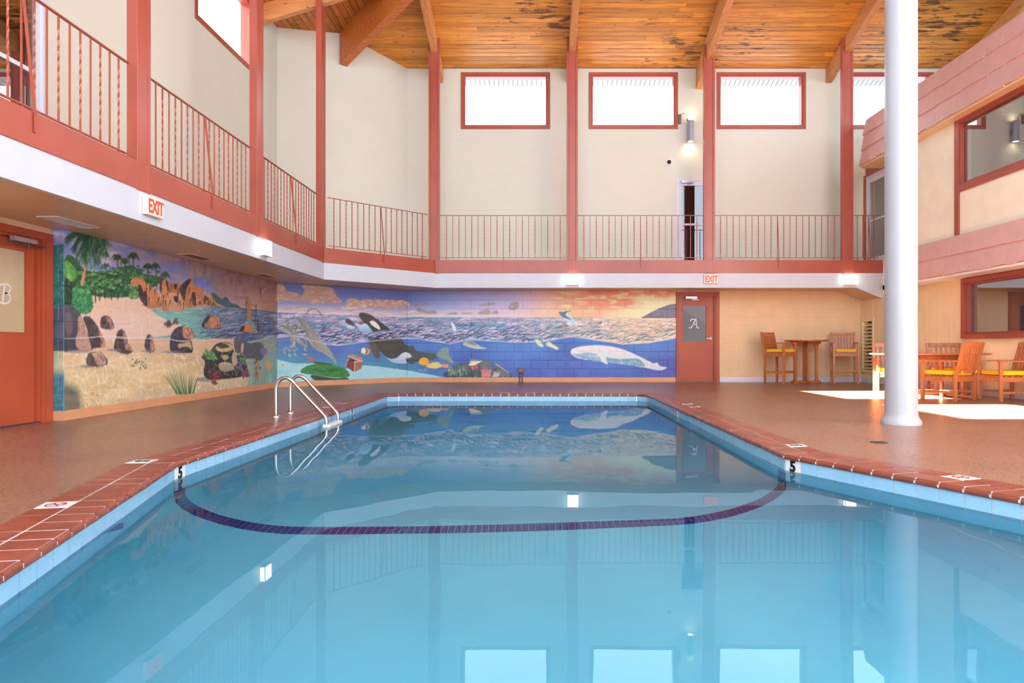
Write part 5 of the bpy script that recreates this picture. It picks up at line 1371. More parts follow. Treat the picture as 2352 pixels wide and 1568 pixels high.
M['beam_hip'] = wood('hip_fir', (172, 88, 34), (204, 120, 56), 0, 0.45, 0.0, 0.05, 0.7)
rafter(h0, (h0.x + k, h0.y - k, h0.z + SLOPE * k), .18, .71, M['beam_hip'], 'massive orange hip rafter springing from the slanted corner wall')
sk = empty('window_11', ((SKX0 + SKX1) / 2, (SKY0 + SKY1) / 2, roofz_l((SKX0 + SKX1) / 2)), label='added skylight out of view that lets daylight onto the near end of the pool', cat='skylight', kind='structure')
for xx in (SKX0, SKX1): b_ = MB(); b_.box(xx - .05, xx + .05, SKY0, SKY1, roofz_l(xx) - .05, roofz_l(xx) + .12); b_.build('frame', M['alu'], sk, world=True)
for k_ in range(7):
    yy = SKY0 + (SKY1 - SKY0) * k_ / 6; b_ = MB(); b_.bar((SKX0, yy, roofz_l(SKX0) + .03), (SKX1, yy, roofz_l(SKX1) + .03), .06, .10); b_.build('glazing_bar', M['alu'], sk, world=True)
    if k_ < 6:
        y1_ = SKY0 + (SKY1 - SKY0) * (k_ + 1) / 6; b_ = MB(); b_.add([(SKX0, yy, roofz_l(SKX0) + .06), (SKX1, yy, roofz_l(SKX1) + .06), (SKX1, y1_, roofz_l(SKX1) + .06), (SKX0, y1_, roofz_l(SKX0) + .06)], [(0, 1, 2, 3)]); b_.build('pane', M['pane'], sk, world=True)
# outside eave soffit seen through the windows
sof = empty('eave_soffit', (3, 16.5, 7.3), label='white ribbed eave soffit outside the clerestory windows', cat='soffit', kind='structure')
mb = MB(); mb.hexa([(-3.2, 16.56, 7.228), (XE, 16.56, 7.228), (XE, YB + .2, 7.342), (-3.2, YB + .2, 7.342)], [(-3.2, 16.56, 7.236), (XE, 16.56, 7.236), (XE, YB + .2, 7.35), (-3.2, YB + .2, 7.35)]); mb.build('soffit_sheet', paint('grey_vinyl', (164, 162, 160), .5, .02), sof, world=True)  # white vinyl toned down to even grey so daylight does not clip it
rb = MB(); rb.bar((0, -.19, .057), (0, .19, -.057), .012, .008); rm = rb.mesh('soffit_rib', paint('rib_grey', (112, 112, 116), .5))
for q in range(110):
    link('soffit_rib', rm, sof, (-3.1 + q * .115 - 3, 16.37 - 16.5, 7.283 - 7.3))
# ------------------------------------------------------------------ windows and doors of the shell
def frame_window(idx, o3, du, nrm, w, h, label, fw=.075, recess=.10):
    """fixed window: o3 lower corner on the wall face, du along, nrm into the room"""
    o3, du, nrm = Vector(o3), Vector(du), Vector(nrm); up = Vector((0, 0, 1))
    root = empty('window_%d' % idx, o3 + du * (w / 2), label=label, cat='window', kind='structure')
    R3 = Matrix((du, -nrm, up)).transposed().to_4x4()
    def put(name, mb, mat):
        mb.v = [tuple(o3 + du * x - nrm * y + up * z) for x, y, z in mb.v]
        return mb.build(name, mat, root, world=True)
    f = fw
    b = MB(); b.box(-f, w + f, -.02, .02, -f, 0); put('casing', b, M['red'])
    b = MB(); b.box(-f, w + f, -.02, .02, h, h + f); put('casing', b, M['red'])
    b = MB(); b.box(-f, 0, -.02, .02, 0, h); put('casing', b, M['red'])
    b = MB(); b.box(w, w + f, -.02, .02, 0, h); put('casing', b, M['red'])
    t = .025
    b = MB(); b.box(0, w, 0, .17, 0, t); b.box(0, w, 0, .17, h - t, h); b.box(0, t, 0, .17, t, h - t); b.box(w - t, w, 0, .17, t, h - t); put('jamb', b, M['red'])
    b = MB(); b.box(t, w - t, recess, recess + .006, t, h - t); put('pane', b, M['pane'])
    return root
ords = ['first', 'second', 'third', 'fourth']
bl = ['clerestory window nearest the slanted corner on the back wall', 'clerestory window beside the cylinder wall lamp on its left', 'clerestory window right of the cylinder wall lamp', 'clerestory window partly hidden by the white pillar']
for k, (a, b) in enumerate(BWIN):
    frame_window(1 + k, (a, YB, WZ0), (1, 0, 0), (0, -1, 0), b - a, WZ1 - WZ0, 'red framed ' + bl[k])
ll = ['red framed clerestory window high on the left wall between two posts', 'red framed clerestory window on the left wall above the second bay', 'red framed left clerestory window above the glass balcony door', 'red framed left clerestory window nearest the open end']
for k, (a, b) in enumerate(LWIN):
    frame_window(5 + k, (XL, a, WZ0), (0, 1, 0), (1, 0, 0), b - a, WZ1 - WZ0, ll[k])

def storefront(idx, o3, du, nrm, w, h, label, leaf_closer=False, mids=(.95,), mull=(), glass='pane_door'):
    o3, du, nrm = Vector(o3), Vector(du), Vector(nrm); up = Vector((0, 0, 1))
    root = empty('door_%d' % idx, o3 + du * (w / 2), label=label, cat='door', kind='structure')
    def put(name, mb, mat):
        mb.v = [tuple(o3 + du * x - nrm * y + up * z) for x, y, z in mb.v]
        return mb.build(name, mat, root, world=True)
    b = MB(); b.box(0, .06, -.01, .12, 0, h); b.box(w - .06, w, -.01, .12, 0, h); b.box(.06, w - .06, -.01, .12, h - .06, h); put('frame', b, M['alu'])
    b = MB(); b.box(.06, .125, .01, .06, 0, h - .06); b.box(w - .125, w - .06, .01, .06, 0, h - .06); b.box(.125, w - .125, .01, .06, h - .17, h - .06); b.box(.125, w - .125, .01, .06, 0, .12)
    for m in mids: b.box(.125, w - .125, .01, .06, m, m + .045)
    for m in mull: b.box(m - .03, m + .03, .01, .06, .12, h - .17)
    put('leaf', b, M['alu'])
    b = MB(); b.box(.12, w - .12, .03, .036, .1, h - .16); put('pane', b, M[glass])
    if leaf_closer:
        b = MB(); b.box(.12, .40, -.06, .01, h - .115, h - .065); put('door_closer', b, M['closer'])
        b = MB(); b.bar((.33, -.04, h - .13), (.26, -.06, h - .165), .02, .012); b.bar((.33, -.04, h - .12), (.40, -.03, h - .10), .02, .012); put('closer_arm', b, M['chrome_dark'])
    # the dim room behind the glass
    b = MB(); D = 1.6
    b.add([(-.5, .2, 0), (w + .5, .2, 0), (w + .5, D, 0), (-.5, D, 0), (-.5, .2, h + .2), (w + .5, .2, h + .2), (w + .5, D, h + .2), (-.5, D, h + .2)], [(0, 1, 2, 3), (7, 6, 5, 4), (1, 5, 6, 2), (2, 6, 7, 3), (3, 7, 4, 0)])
    put('room_or_light_stop', b, M['dim_brown'])
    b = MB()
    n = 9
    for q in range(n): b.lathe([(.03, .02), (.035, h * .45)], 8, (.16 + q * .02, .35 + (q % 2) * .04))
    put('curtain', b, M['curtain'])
    return root
storefront(1, (BD0, YB, ZF), (1, 0, 0), (0, -1, 0), BD1 - BD0, 4.82 - ZF, 'white aluminium glass door on the back balcony behind a red post', True)
storefront(2, (XL, LD0, ZF), (0, 1, 0), (1, 0, 0), LD1 - LD0, 4.95 - ZF, 'white framed sliding glass door on the left balcony', mids=(.98,), mull=(.85,), glass='pane_room')

def script_letter(ch, h, mat, parent, loc, rot):
    """hand-lettered capitals drawn as flat strokes in the XZ plane"""
    S = {'A': [[(-.62, -.42), (-.5, -.5), (-.35, -.45), (-.12, -.05), (.16, .5)], [(.0, .46), (.12, .52), (.2, .47), (.24, 0), (.30, -.42), (.42, -.5), (.55, -.46)], [(-.22, -.12), (.0, -.08), (.27, -.1)], [(-.4, .22), (-.42, .36), (-.25, .48), (.05, .50)]],
         'B': [[(-.02, .42), (-.1, 0), (-.16, -.44)], [(-.42, .2), (-.36, .40), (-.1, .5), (.2, .48), (.36, .33), (.26, .12), (-.02, .04)], [(-.02, .04), (.26, .0), (.36, -.22), (.2, -.44), (-.1, -.5), (-.36, -.44), (-.46, -.36)]]}[ch]
    mb = MB()
    for st in S:
        cv = Canvas.curve(np.array(st), 6)
        k = len(cv)
        for i in range(k - 1):
            (x0, z0), (x1, z1) = cv[i] * h, cv[i + 1] * h
            mb.bar((x0, 0, z0), (x1, 0, z1), .004, .10 * h, up=(-(z1 - z0), 0, (x1 - x0)))
    return link('letter_' + ch.lower(), mb.mesh('letter', mat), parent, loc, rot)

def door_red(idx, o3, du, nrm, w, h, win, letter, label, handle=None, wire=False, jamb=.10, closer=True, lpos=None):
    """painted steel door; o3 lower corner of the opening on the wall face. win: (u0,u1,z0,z1)"""
    o3, du, nrm = Vector(o3), Vector(du), Vector(nrm); up = Vector((0, 0, 1))
    root = empty('door_%d' % idx, o3 + du * (w / 2), label=label, cat='door', kind='structure')
    def put(name, mb, mat, par=None, smooth=False):
        mb.v = [tuple(o3 + du * x - nrm * y + up * z) for x, y, z in mb.v]
        return mb.build(name, mat, par or root, world=True, smooth=smooth)
    b = MB()
    for (x0, x1, z0, z1) in ((-jamb, 0, 0, h + .08), (w, w + jamb, 0, h + .08), (0, w, h, h + .08)):
        b.box(x0, x1, -.03, .02, z0, z1)
    b.box(0, .03, .0, .12, 0, h); b.box(w - .03, w, .0, .12, 0, h); b.box(.03, w - .03, .0, .12, h - .03, h)
    b.box(-jamb * .6, -jamb * .25, -.04, -.03, 0, h + .05); b.box(w + jamb * .25, w + jamb * .6, -.04, -.03, 0, h + .05)
    put('frame', b, M['red_door'])
    u0, u1, z0, z1 = win; e = .035; q0, q1 = .035, .075
    b = MB(); b.box(e, u0, q0, q1, .012, h - .035); b.box(u1, w - e, q0, q1, .012, h - .035); b.box(u0, u1, q0, q1, .012, z0); b.box(u0, u1, q0, q1, z1, h - .035)
    leaf = put('leaf', b, M['red_door'])
    b = MB(); s = .018
    b.box(u0 - s, u1 + s, q0 - .008, q0, z0 - s, z0); b.box(u0 - s, u1 + s, q0 - .008, q0, z1, z1 + s); b.box(u0 - s, u0, q0 - .008, q0, z0, z1); b.box(u1, u1 + s, q0 - .008, q0, z0, z1)
    put('window_bead', b, M['red_door'], leaf)
    b = MB(); b.box(u0, u1, .05, .056, z0, z1); put('pane', b, M['pane_wire'] if wire else M['pane_dark'], leaf)
    if not wire:
        b = MB(); b.box(-.3, w + .3, .9, .95, 0, h + .2); b.box(-.3, -.25, .2, .9, 0, h); put('room_or_light_stop', b, M['dim_brown'])
    b = MB(); b.box(0, w, -.01, .12, 0, .012); put('threshold', b, M['chrome_dark'])
    if closer:
        b = MB(); b.box(w * .14, w * .14 + .27, -.055, .03, h - .085, h - .035); put('door_closer', b, M['closer'], leaf)
        b = MB(); b.bar((w * .14 + .14, -.05, h - .10), (w * .14 + .30, -.10, h - .115), .022, .012); b.bar((w * .14 + .30, -.10, h - .115), (w * .14 + .16, -.03, h - .125), .022, .012); put('closer_arm', b, M['closer'], leaf)
    if handle:
        u, z = handle
        b = MB(); b.tube([(u, .04, z), (u, -.03, z)], .028, 14); b.tube([(u, -.02, z), (u, -.045, z)], .012, 8); b.bar((u, -.04, z), (u - .11, -.04, z - .004), .014, .020); put('lever_handle', b, M['alu'], leaf)
    if letter:
        lu, lz, lh = lpos
        p = o3 + du * lu - nrm * .046 + up * lz - wl(root)
        rz = math.atan2(du.y, du.x)
        script_letter(letter, lh, M['tile_white'], root, p, (0, 0, rz))
    return root
door_red(3, (3.41, YB, 0), (1, 0, 0), (0, -1, 0), .82, 2.055, (.07, .62, .955, 1.81), 'A', 'red steel door with white letter A in its dark window', (.71, 1.03), False, .10, True, (.34, 1.385, .21))
door_red(4, (XD, DBY0, 0), (0, 1, 0), (1, 0, 0), DBY1 - DBY0, 2.02, (.12, .80, .99, 1.86), 'B', 'red steel door with white letter B and wired glass', None, True, .17, False, (.53, 1.385, .20))
r4 = bpy.data.objects['door_4']
b = MB(); b.box(XD - .30, XD - .16, 6.2, 7.62, -.05, 2.3); b.build('room_or_light_stop', M['dim_brown'], r4, world=True)  # solid panel added behind the door to block sun leaking round the leaf
b = MB(); b.box(XD + .01, XD + .065, 7.02, 7.34, 1.945, 1.99); b.build('door_closer', M['closer'], r4, world=True)
b = MB(); b.bar((XD + .05, 7.48, 1.93), (XD + .10, 6.90, 1.915), .022, .014); b.lathe([(.016, 1.90), (.016, 1.95)], 10, (XD + .06, 7.22)); b.build('closer_arm', M['chrome_dark'], r4, world=True)

# ------------------------------------------------------------------ right-hand building
mb_lou = (14.98, 15.72)                                  # louvre bay
wall_sheet('wall_right_lower', (XR, YB), (XR, 4.0), 0, 2.2, [(YB - 12.05, YB - 8.3, 1.06, 1.97), (.12, .62, .30, 1.42)], M['siding'], .2, 1, 'cream grooved siding wall of the right building')
wr = bpy.data.objects['wall_right_lower']
# vertical boards of the siding (proud of the wall by a few millimetres)
def siding_board(y0, y1, z0, z1):
    b = MB(); e = .0015
    b.hexa([(XR - .001, y1, z0), (XR - .001, y0, z0), (XR - .005, y0 + e, z0), (XR - .005, y1 - e, z0)], [(XR - .001, y1, z1), (XR - .001, y0, z1), (XR - .005, y0 + e, z1), (XR - .005, y1 - e, z1)])
    b.build('siding_board', M['siding'], wr, base=(XR, (y0 + y1) / 2, z0))
y = 14.86
while y > 9.6:
    y0 = y - .195
    if y0 > 12.17 or y < 8.2: siding_board(y0 + .0015, y - .0015, .115, 2.06)
    else:
        siding_board(y0 + .0015, y - .0015, .115, .97)
    y = y0
siding_board(15.70, 15.96, 1.52, 1.92); siding_board(15.44, 15.69, 1.52, 1.92); siding_board(15.17, 15.35, .115, 1.92); siding_board(14.9, 15.16, .115, 1.92)
siding_board(15.40, 15.96, .115, .27)
XU, YU = 7.40, 14.0                                      # the upper storey stands forward of the siding wall
wall_sheet('wall_right_upper', (XU, YU), (XU, 4.0), 2.1, 5.0, [(YU - 11.79, YU - 8.2, 3.65, 4.75)], M['upper_right'], .2, 1, 'warm cream upper wall of the right building')
wall_sheet('wall_right_door', (XR, YB), (XR, YU - .2), 2.1, 5.0, [(YB - 15.74, YB - 14.2, ZF, 4.78)], M['upper_right'], .2, 1, 'cream upper wall around the white door behind the pillar')
mb = MB(); mb.box(XU, XR + .2, YU - .02, YU, 2.1, 5.0); tag(mb.build('wall_right_return', M['upper_right']), 'short cream return wall hidden by the white pillar', 'wall', kind='structure')
mb = MB(); mb.box(7.45, XE, 4.0, 14.98, 5.35, 5.45); tag(mb.build('ceiling_right_building', M['roofdeck']), 'low roof behind the shingled parapet', 'roof', kind='structure')

lv = empty('louver_vent', (XR, 15.61, .25), label='cream louvred vent in the right wall beside the bar chair', cat='vent')
b = MB()
for (y0, y1, z0, z1) in ((15.36, 15.92, .24, .30), (15.36, 15.92, 1.42, 1.50), (15.36, 15.42, .30, 1.42), (15.86, 15.92, .30, 1.42)): b.box(XR - .035, XR - .0055, y0, y1, z0, z1)
b.build('vent_frame', M['siding'], lv, world=True)
b = MB(); b.box(XR + .10, XR + .12, 15.36, 15.9, .28, 1.44); b.build('vent_cavity', M['black'], lv, world=True)
sm = MB(); sm.bar((-.025, 0, -.025), (.065, 0, .03), .44, .012, up=(0, 0, 1)); sme = sm.mesh('louver_slat', M['siding'])
for q in range(13): link('louver_slat', sme, lv, (0, 15.64 - 15.61, .345 + q * .083 - .25))

# framed windows of the right building
def box_window(idx, y0, y1, z0, z1, label, proud, fw, XR=XR):
    root = empty('window_%d' % idx, (XR, (y0 + y1) / 2, z0), label=label, cat='window', kind='structure')
    def part(name, mat, *bs):
        b = MB()
        for q in bs: b.box(*q)
        return b.build(name, mat, root, world=True)
    x0 = XR - proud
    part('casing', M['red'], (x0, XR + .02, y1 - fw + fw, y1 + fw, z0 - fw, z1 + fw))
    part('casing', M['red'], (x0, XR + .02, y0, y1, z1, z1 + fw)); part('casing', M['red'], (x0, XR + .02, y0, y1, z0 - fw, z0))
    part('jamb', M['red'], (XR - proud * .4, XR + .1, y1 - .03, y1, z0, z1), (XR - proud * .4, XR + .1, y0, y1 - .03, z1 - .03, z1), (XR - proud * .4, XR + .1, y0, y1 - .03, z0, z0 + .03))
    part('pane', M['pane_room'], (XR + .05, XR + .056, y0, y1 - .03, z0 + .03, z1 - .03))
    b = MB(); X2 = XR + 2.4
    b.add([(XR + .2, y0 - .5, z0 - .6), (XR + .2, y1 + .5, z0 - .6), (X2, y1 + .5, z0 - .6), (X2, y0 - .5, z0 - .6), (XR + .2, y0 - .5, z1 + .3), (XR + .2, y1 + .5, z1 + .3), (X2, y1 + .5, z1 + .3), (X2, y0 - .5, z1 + .3)],
          [(0, 1, 2, 3), (7, 6, 5, 4), (1, 5, 6, 2), (2, 6, 7, 3), (3, 7, 4, 0)])
    b.build('room_or_light_stop', M['dark_room'], root, world=True, fix=False)
    return root
box_window(9, 8.3, 12.05, 1.06, 1.97, 'red boxed window in the siding wall above the dining chairs', .075, .08)
box_window(10, 8.2, 11.79, 3.65, 4.75, 'red framed reflecting window under the shingled parapet', .03, .115, XU)
b = MB(); b.box(XU - .03, XU, 11.79, 11.905, 2.78, 3.535); tag(b.build('trim_24', M['red']), 'red vertical trim below the upper right window', 'trim', kind='structure')
storefront(5, (XR, 15.74, ZF), (0, -1, 0), (-1, 0, 0), 1.54, 4.78 - ZF, 'white sliding glass door on the right upper wall behind the pillar', mids=(.95,), mull=(.87,), glass='pane_room')
b = MB(); b.box(XR - .025, XR, 15.74, 15.84, ZF, 4.83); b.box(XR - .025, XR, 14.02, 15.74, 4.78, 5.0); tag(b.build('trim_25', M['red']), 'red casing around the right upper glass door', 'trim', kind='structure')

# shingled parapet and lower shingled band
def shingled(name, label, x_top, z_top, x_bot, z_bot, y_end, y_near, courses, cap=True):
    root = empty(name, (x_bot, y_end, z_bot), label=label, cat='shingle cladding', kind='structure')
    b = MB(); b.prism([(x_top, z_top), (x_bot + .01, z_bot), (x_bot + (.45 if cap else .14), z_bot), (x_top + (.4 if cap else .04), z_top)], lambda p: (p[0], y_near, p[1]), lambda p: (p[0], y_end, p[1]))
    b.build('backing', M['shingle'], root, world=True)
    ds = Vector((x_bot - x_top, 0, z_bot - z_top)); Ls = ds.length; ds /= Ls; nm = Vector((ds.z, 0, -ds.x)); nm = nm if nm.x < 0 else -nm
    ch = Ls / courses
    for c in range(courses):
        y = y_end
        while y > y_near:
            w = RND.uniform(.14, .30) if y > 9.0 else 1.6
            y2 = max(y_near, y - w); j = RND.uniform(-.012, .012)
            p0 = Vector((x_top, 0, z_top)) + ds * (c * ch - (.04 if c else 0)); p1 = Vector((x_top, 0, z_top)) + ds * ((c + 1) * ch + j)
            t0, t1 = .006, .034 + RND.uniform(0, .008)
            b = MB(); g = .0015
            q = []
            for yy in (y2 + g, y - g):
                q.append([p0 + nm * .002, p1 + nm * .002, p1 + nm * t1, p0 + nm * t0])
                for k in range(4): q[-1][k] = q[-1][k] + Vector((0, yy, 0))
            b.add(q[0] + q[1], [(0, 1, 2, 3), (7, 6, 5, 4), (0, 4, 5, 1), (1, 5, 6, 2), (2, 6, 7, 3), (3, 7, 4, 0)])
            cpt = (p0 + p1) / 2 + Vector((0, (y + y2) / 2, 0))
            b.build('shingle', M['shingle'], root, base=cpt)
            y = y2
    return root
sp_ = shingled('wall_right_parapet', 'red shingled parapet crowning the right building', 7.33, 5.87, 7.20, 4.84, 15.0, 5.0, 3)
b = MB(); b.box(7.20, XU + .01, 5.0, 14.0, 4.80, 4.84); b.box(7.20, XR, 14.0, 15.0, 4.80, 4.84); b.build('parapet_soffit', M['peach_plain'], sp_, world=True)
sb_ = shingled('wall_right_band', 'red shingled band between the two storeys of the right building', 7.36, 2.78, 7.25, 2.10, 14.0, 5.0, 2, False)
b = MB(); b.box(7.25, XR, 5.0, 14.0, 2.06, 2.10); b.build('white_edge', M['vinyl'], sb_, world=True)

# ------------------------------------------------------------------ white pillar
PX, PY = 3.945, 7.30
b = MB(); b.lathe([(.200, 0), (.200, .035), (.185, .055), (.168, .085), (.161, .13), (.160, 1.0), (.158, 9.0)], 40, (0, 0))
o = b.build('pillar', M['pillar'], smooth=True); o.location = (PX, PY, 0); tag(o, 'round white pillar with flared foot standing on the deck', 'pillar', kind='structure')

# ------------------------------------------------------------------ balcony posts and railings
def post(loc, ang, label, ztop=7.46, beamless=False):
    """saddle post: core with two side plates, wide side along local x"""
    root = empty('balcony_post', (loc[0], loc[1], ZF - .30), ang, label, 'post', 'red balcony posts', 'structure')
    z0, zc = 0, ztop - (ZF - .30)
    b = MB(); b.box(-.074, .074, .0, .10, z0, zc); b.build('core', M['red'], root, bevel=.004)
    for s in (-1, 1):
        b = MB(); x0, x1 = sorted((s * .075, s * .122)); b.box(x0, x1, -.006, .106, z0, zc + .34); b.build('side_plate', M['red'], root, bevel=.004)
    return root
plbl = ['red wooden post at the slanted balcony corner on the back', 'red wooden post between the first and second clerestory windows', 'red wooden post in front of the balcony glass door', 'red wooden post left of the white pillar']
POSTB = [(-2.274, 0), (.798, 1), (3.847, 2), (6.92, 3)]
SEATB = roofz_b(15.05) - .345
for (x, k) in POSTB:
    post((x, 14.992, 0), 0, plbl[k], SEATB - (.145 if k == 2 else 0))
SEATL = roofz_l(-4.18) - .345
for y, l in ((7.085, 'red wooden post on the left balcony nearest the sliding door'), (10.06, 'red wooden post on the left balcony beside the high left window'), (13.06, 'red wooden post at the slanted balcony corner on the left')):
    post((-4.122, y, 0), PI / 2, l, SEATL)

BAL_P = MB(); BAL_P.box(-.0065, .0065, -.0065, .0065, 0, .925); ME_P = BAL_P.mesh('baluster', M['red_metal'])
tw = MB(); ns = 30; vs = []
for i in range(ns + 1):
    z = .925 * i / ns; a = 0 if z < .10 or z > .83 else (z - .10) / .73 * 2 * PI * 2.0
    for k in range(4):
        t = a + PI / 4 + k * PI / 2; vs.append((.0098 * math.cos(t), .0098 * math.sin(t), z))
fs = [(i * 4 + k, i * 4 + (k + 1) % 4, (i + 1) * 4 + (k + 1) % 4, (i + 1) * 4 + k) for i in range(ns) for k in range(4)]
tw.add(vs, fs); ME_T = tw.mesh('twisted_baluster', M['red_metal'])
def railing(p0, p1, label, n=19, reach=.098):
    p0, p1 = Vector((*p0, 0)), Vector((*p1, 0)); L = (p1 - p0).length; ang = math.atan2(p1.y - p0.y, p1.x - p0.x)
    root = empty('balcony_railing', (p0.x, p0.y, ZF), ang, label, 'railing', 'balcony railings')
    zt = ZRAIL - ZF; zb = .068
    b = MB(); b.box(0, L, -.016, .016, zt - .012, zt); b.build('top_rail', M['red_metal'], root)
    b = MB(); b.box(.02, L - .02, -.013, .013, zb - .012, zb); b.build('bottom_rail', M['red_metal'], root)
    sp = L / (n + 1)
    for i in range(n):
        x = sp * (i + 1)
        if i % 2 == 0: link('twisted_baluster', ME_T, root, (x, 0, zb))
        else: link('baluster', ME_P, root, (x, 0, zb))
    for x in (sp, L - sp):
        b = MB(); b.box(x - .008, x + .008, -.008, .008, -.0, zb - .012); b.build('foot', M['red_metal'], root)
    x = sp * (n // 2 + 1)
    b = MB(); b.box(x - .009, x + .009, -.009, .009, 0, zb - .012); b.build('foot', M['red_metal'], root)
    b = MB(); b.bar((x, -.012, zt - .02), (x, -reach, -.02), .010, .022, up=(0, 1, 0)); b.bar((x, -reach, -.01), (x, -reach, -.17), .008, .026, up=(1, 0, 0)); b.build('brace', M['red_metal'], root)
    return root
railing((-4.22, 4.10), (-4.22, 6.96), 'red iron railing on the left balcony in front of the sliding door', reach=.112)
railing((-4.22, 7.21), (-4.22, 9.93), 'red iron railing on the left balcony between the first two posts', reach=.112)
railing((-4.22, 10.19), (-4.22, 12.93), 'red iron railing on the left balcony up to the slanted corner', 19, .112)
railing((-4.10, 13.26), (-2.42, 14.97), 'red iron railing across the slanted balcony corner', 17, .15)
railing((-2.15, 15.07), (.675, 15.07), 'red iron railing below the first clerestory window')
railing((.92, 15.07), (3.725, 15.07), 'red iron railing below the second window and cylinder lamp')
railing((3.97, 15.07), (6.795, 15.07), 'red iron railing right of the balcony glass door')
railing((7.045, 15.07), (7.66, 15.07), 'short red iron railing beside the right upper door', 4)

# ------------------------------------------------------------------ lamps and signs on the fascia
def wall_lantern(loc, rz, label):
    root = empty('wall_lantern', loc, rz, label, 'lamp', 'white lanterns on the balcony fascia')
    b = MB(); b.box(-.13, .13, -.012, 0, -.01, .28); b.build('back_plate', M['plastic'], root)
    b = MB(); b.box(-.125, .125, -.085, -.012, .03, .27); b.build('diffuser', M['lamp'], root, bevel=.01)
    b = MB()
    for z in (.028, .262): b.box(-.134, .134, -.092, -.010, z - .006, z + .006)
    for x in (-.125, .125): b.box(x - .006, x + .006, -.092, -.082, .03, .26)
    b.box(-.03, -.022, -.090, -.084, .03, .26); b.build('cage', M['plastic'], root)
    return root
wall_lantern((.80, 14.998, 2.175), 0, 'glowing white lantern on the fascia below the second post from the corner')
wall_lantern((6.95, 14.998, 2.18), 0, 'glowing white lantern on the fascia near the white pillar')
wall_lantern((-4.128, 10.18, 2.175), PI / 2, 'glowing white lantern on the left fascia above the beach mural')
def exit_sign(loc, rz, label):
    root = empty('exit_sign', loc, rz, label, 'sign')
    b = MB(); b.box(-.155, .155, -.055, 0, -.10, .10); b.build('housing', M['exit_body'], root, bevel=.006)
    link('lettering', text_mesh('lettering', 'EXIT', .20, M['exit_red'], .0015, .006, 0, .68), root, (0.01, -.057, 0))
exit_sign((3.87, 14.998, 2.335), 0, 'cream EXIT sign with red letters above the letter A door')
exit_sign((-4.128, 7.22, 2.325), PI / 2, 'cream EXIT sign with red letters on the left balcony fascia')

cy = empty('cylinder_sconce', (3.625, YB - .10, 5.66), label='grey cylinder wall lamp shining up and down between the clerestory windows', cat='lamp')
b = MB(); n = 24
pr = [(.072, 0), (.072, .49)]
b.lathe(pr, n); b.f = b.f[:-2]; b.lathe([(.066, .49), (.066, 0)], n); b.f = b.f[:-2]; b.build('shade', M['grey_lamp'], cy, smooth=True)
b = MB(); b.box(-.05, .05, .06, .10, .17, .32); b.build('wall_bracket', M['chrome_dark'], cy)
for z, nm_ in ((.012, 'bulb'), (.478, 'bulb')):
    b = MB(); b.lathe([(.064, z - .003), (.064, z + .003)], n); b.build(nm_, M['lamp_hot'], cy)
for z, up_ in ((5.655, False), (6.155, True)):
    l = bpy.data.objects.new('sconce_light', bpy.data.lights.new('sconce_light', 'SPOT')); COL.objects.link(l); l.parent = cy
    l.location = (0, 0, z - 5.66); l.rotation_euler = (PI if up_ else 0, 0, 0); l.data.energy = 4.5; l.data.color = (1, .82, .55); l.data.spot_size = 2.3; l.data.spot_blend = .7; l.data.shadow_soft_size = .05
b = MB(); b.box(3.36, 3.42, YB - .05, YB, 6.10, 6.32); b.tube([(3.40, YB - .04, 6.31), (3.46, YB - .08, 6.34), (3.53, YB - .08, 6.30), (3.56, YB - .07, 6.22), (3.56, YB - .07, 6.18)], .008, 6); b.lathe([(.025, 6.16), (.02, 6.20), (.01, 6.21)], 8, (3.56, YB - .07))
tag(b.build('spotlight_bracket', M['bronze'], base=(3.40, YB - .03, 6.10)), 'small bare bracket with curved cable above the cylinder lamp', 'bracket')
cd = empty('dome_camera', (3.14, YB, 5.20), label='small white dome camera on the cream back wall', cat='camera')
b = MB(); b.lathe([(.075, 0), (.075, .02), (.06, .03)], 20); b.v = [(x, -z, y) for x, y, z in b.v]; b.build('mount', M['plastic'], cd, smooth=True)
b = MB(); b.lathe([(.050, .03), (.045, .05), (.025, .068), (.0, .072)], 20); b.v = [(x, -z, y) for x, y, z in b.v]; b.build('lens_dome', M['black'], cd, smooth=True)
# soffit grilles
for k, (x, y, l) in enumerate(((-4.98, 7.2, 'white flush vent in the soffit beside the red letter B door'), (-5.02, 9.97, 'flush vent in the soffit above the orange painted rocks'), (-5.05, 12.6, 'flush vent in the soffit close to the slanted corner'))):
    r = empty('soffit_vent', (x, y, ZS), label=l, cat='vent', group='vents in the balcony soffit')
    b = MB(); b.box(-.11, .11, -.33, -.30, -.012, 0); b.box(-.11, .11, .30, .33, -.012, 0); b.box(-.11, -.08, -.3, .3, -.012, 0); b.box(.08, .11, -.3, .3, -.012, 0); b.build('frame', M['alu'] if k == 0 else M['soffit'], r)
    sl = MB(); sl.bar((-.007, 0, -.008), (.010, 0, -.001), .6, .002, up=(0, 0, 1)); s_me = sl.mesh('slat', M['alu'] if k == 0 else M['bronze'])
    for q in range(7): link('slat', s_me, r, (-.066 + q * .022, 0, 0))
# conduit box on the mural curb
cb = empty('conduit_box', (-.36, YB - .015, 0), label='small brown outlet box on two pipes in front of the blue mural', cat='outlet')
b = MB(); b.box(-.07, .07, -.05, .0, .235, .33); b.build('box', M['bronze'], cb, bevel=.004)
for x in (-.035, .028): b = MB(); b.tube([(x, -.03, 0), (x, -.03, .24)], .014, 8); b.build('pipe', M['bronze'], cb, smooth=True)
# deck drain
dr = empty('deck_drain', (2.985, 5.88, 0), label='small dark round drain in the deck in front of the pillar', cat='drain')
b = MB(); b.lathe([(.075, .0), (.075, .004), (.06, .005)], 20); b.build('ring', M['drain'], dr)
for q in range(4): b = MB(); b.box(-.05, .05, -.042 + q * .025, -.032 + q * .025, .005, .0065); b.build('bar', M['black'], dr)

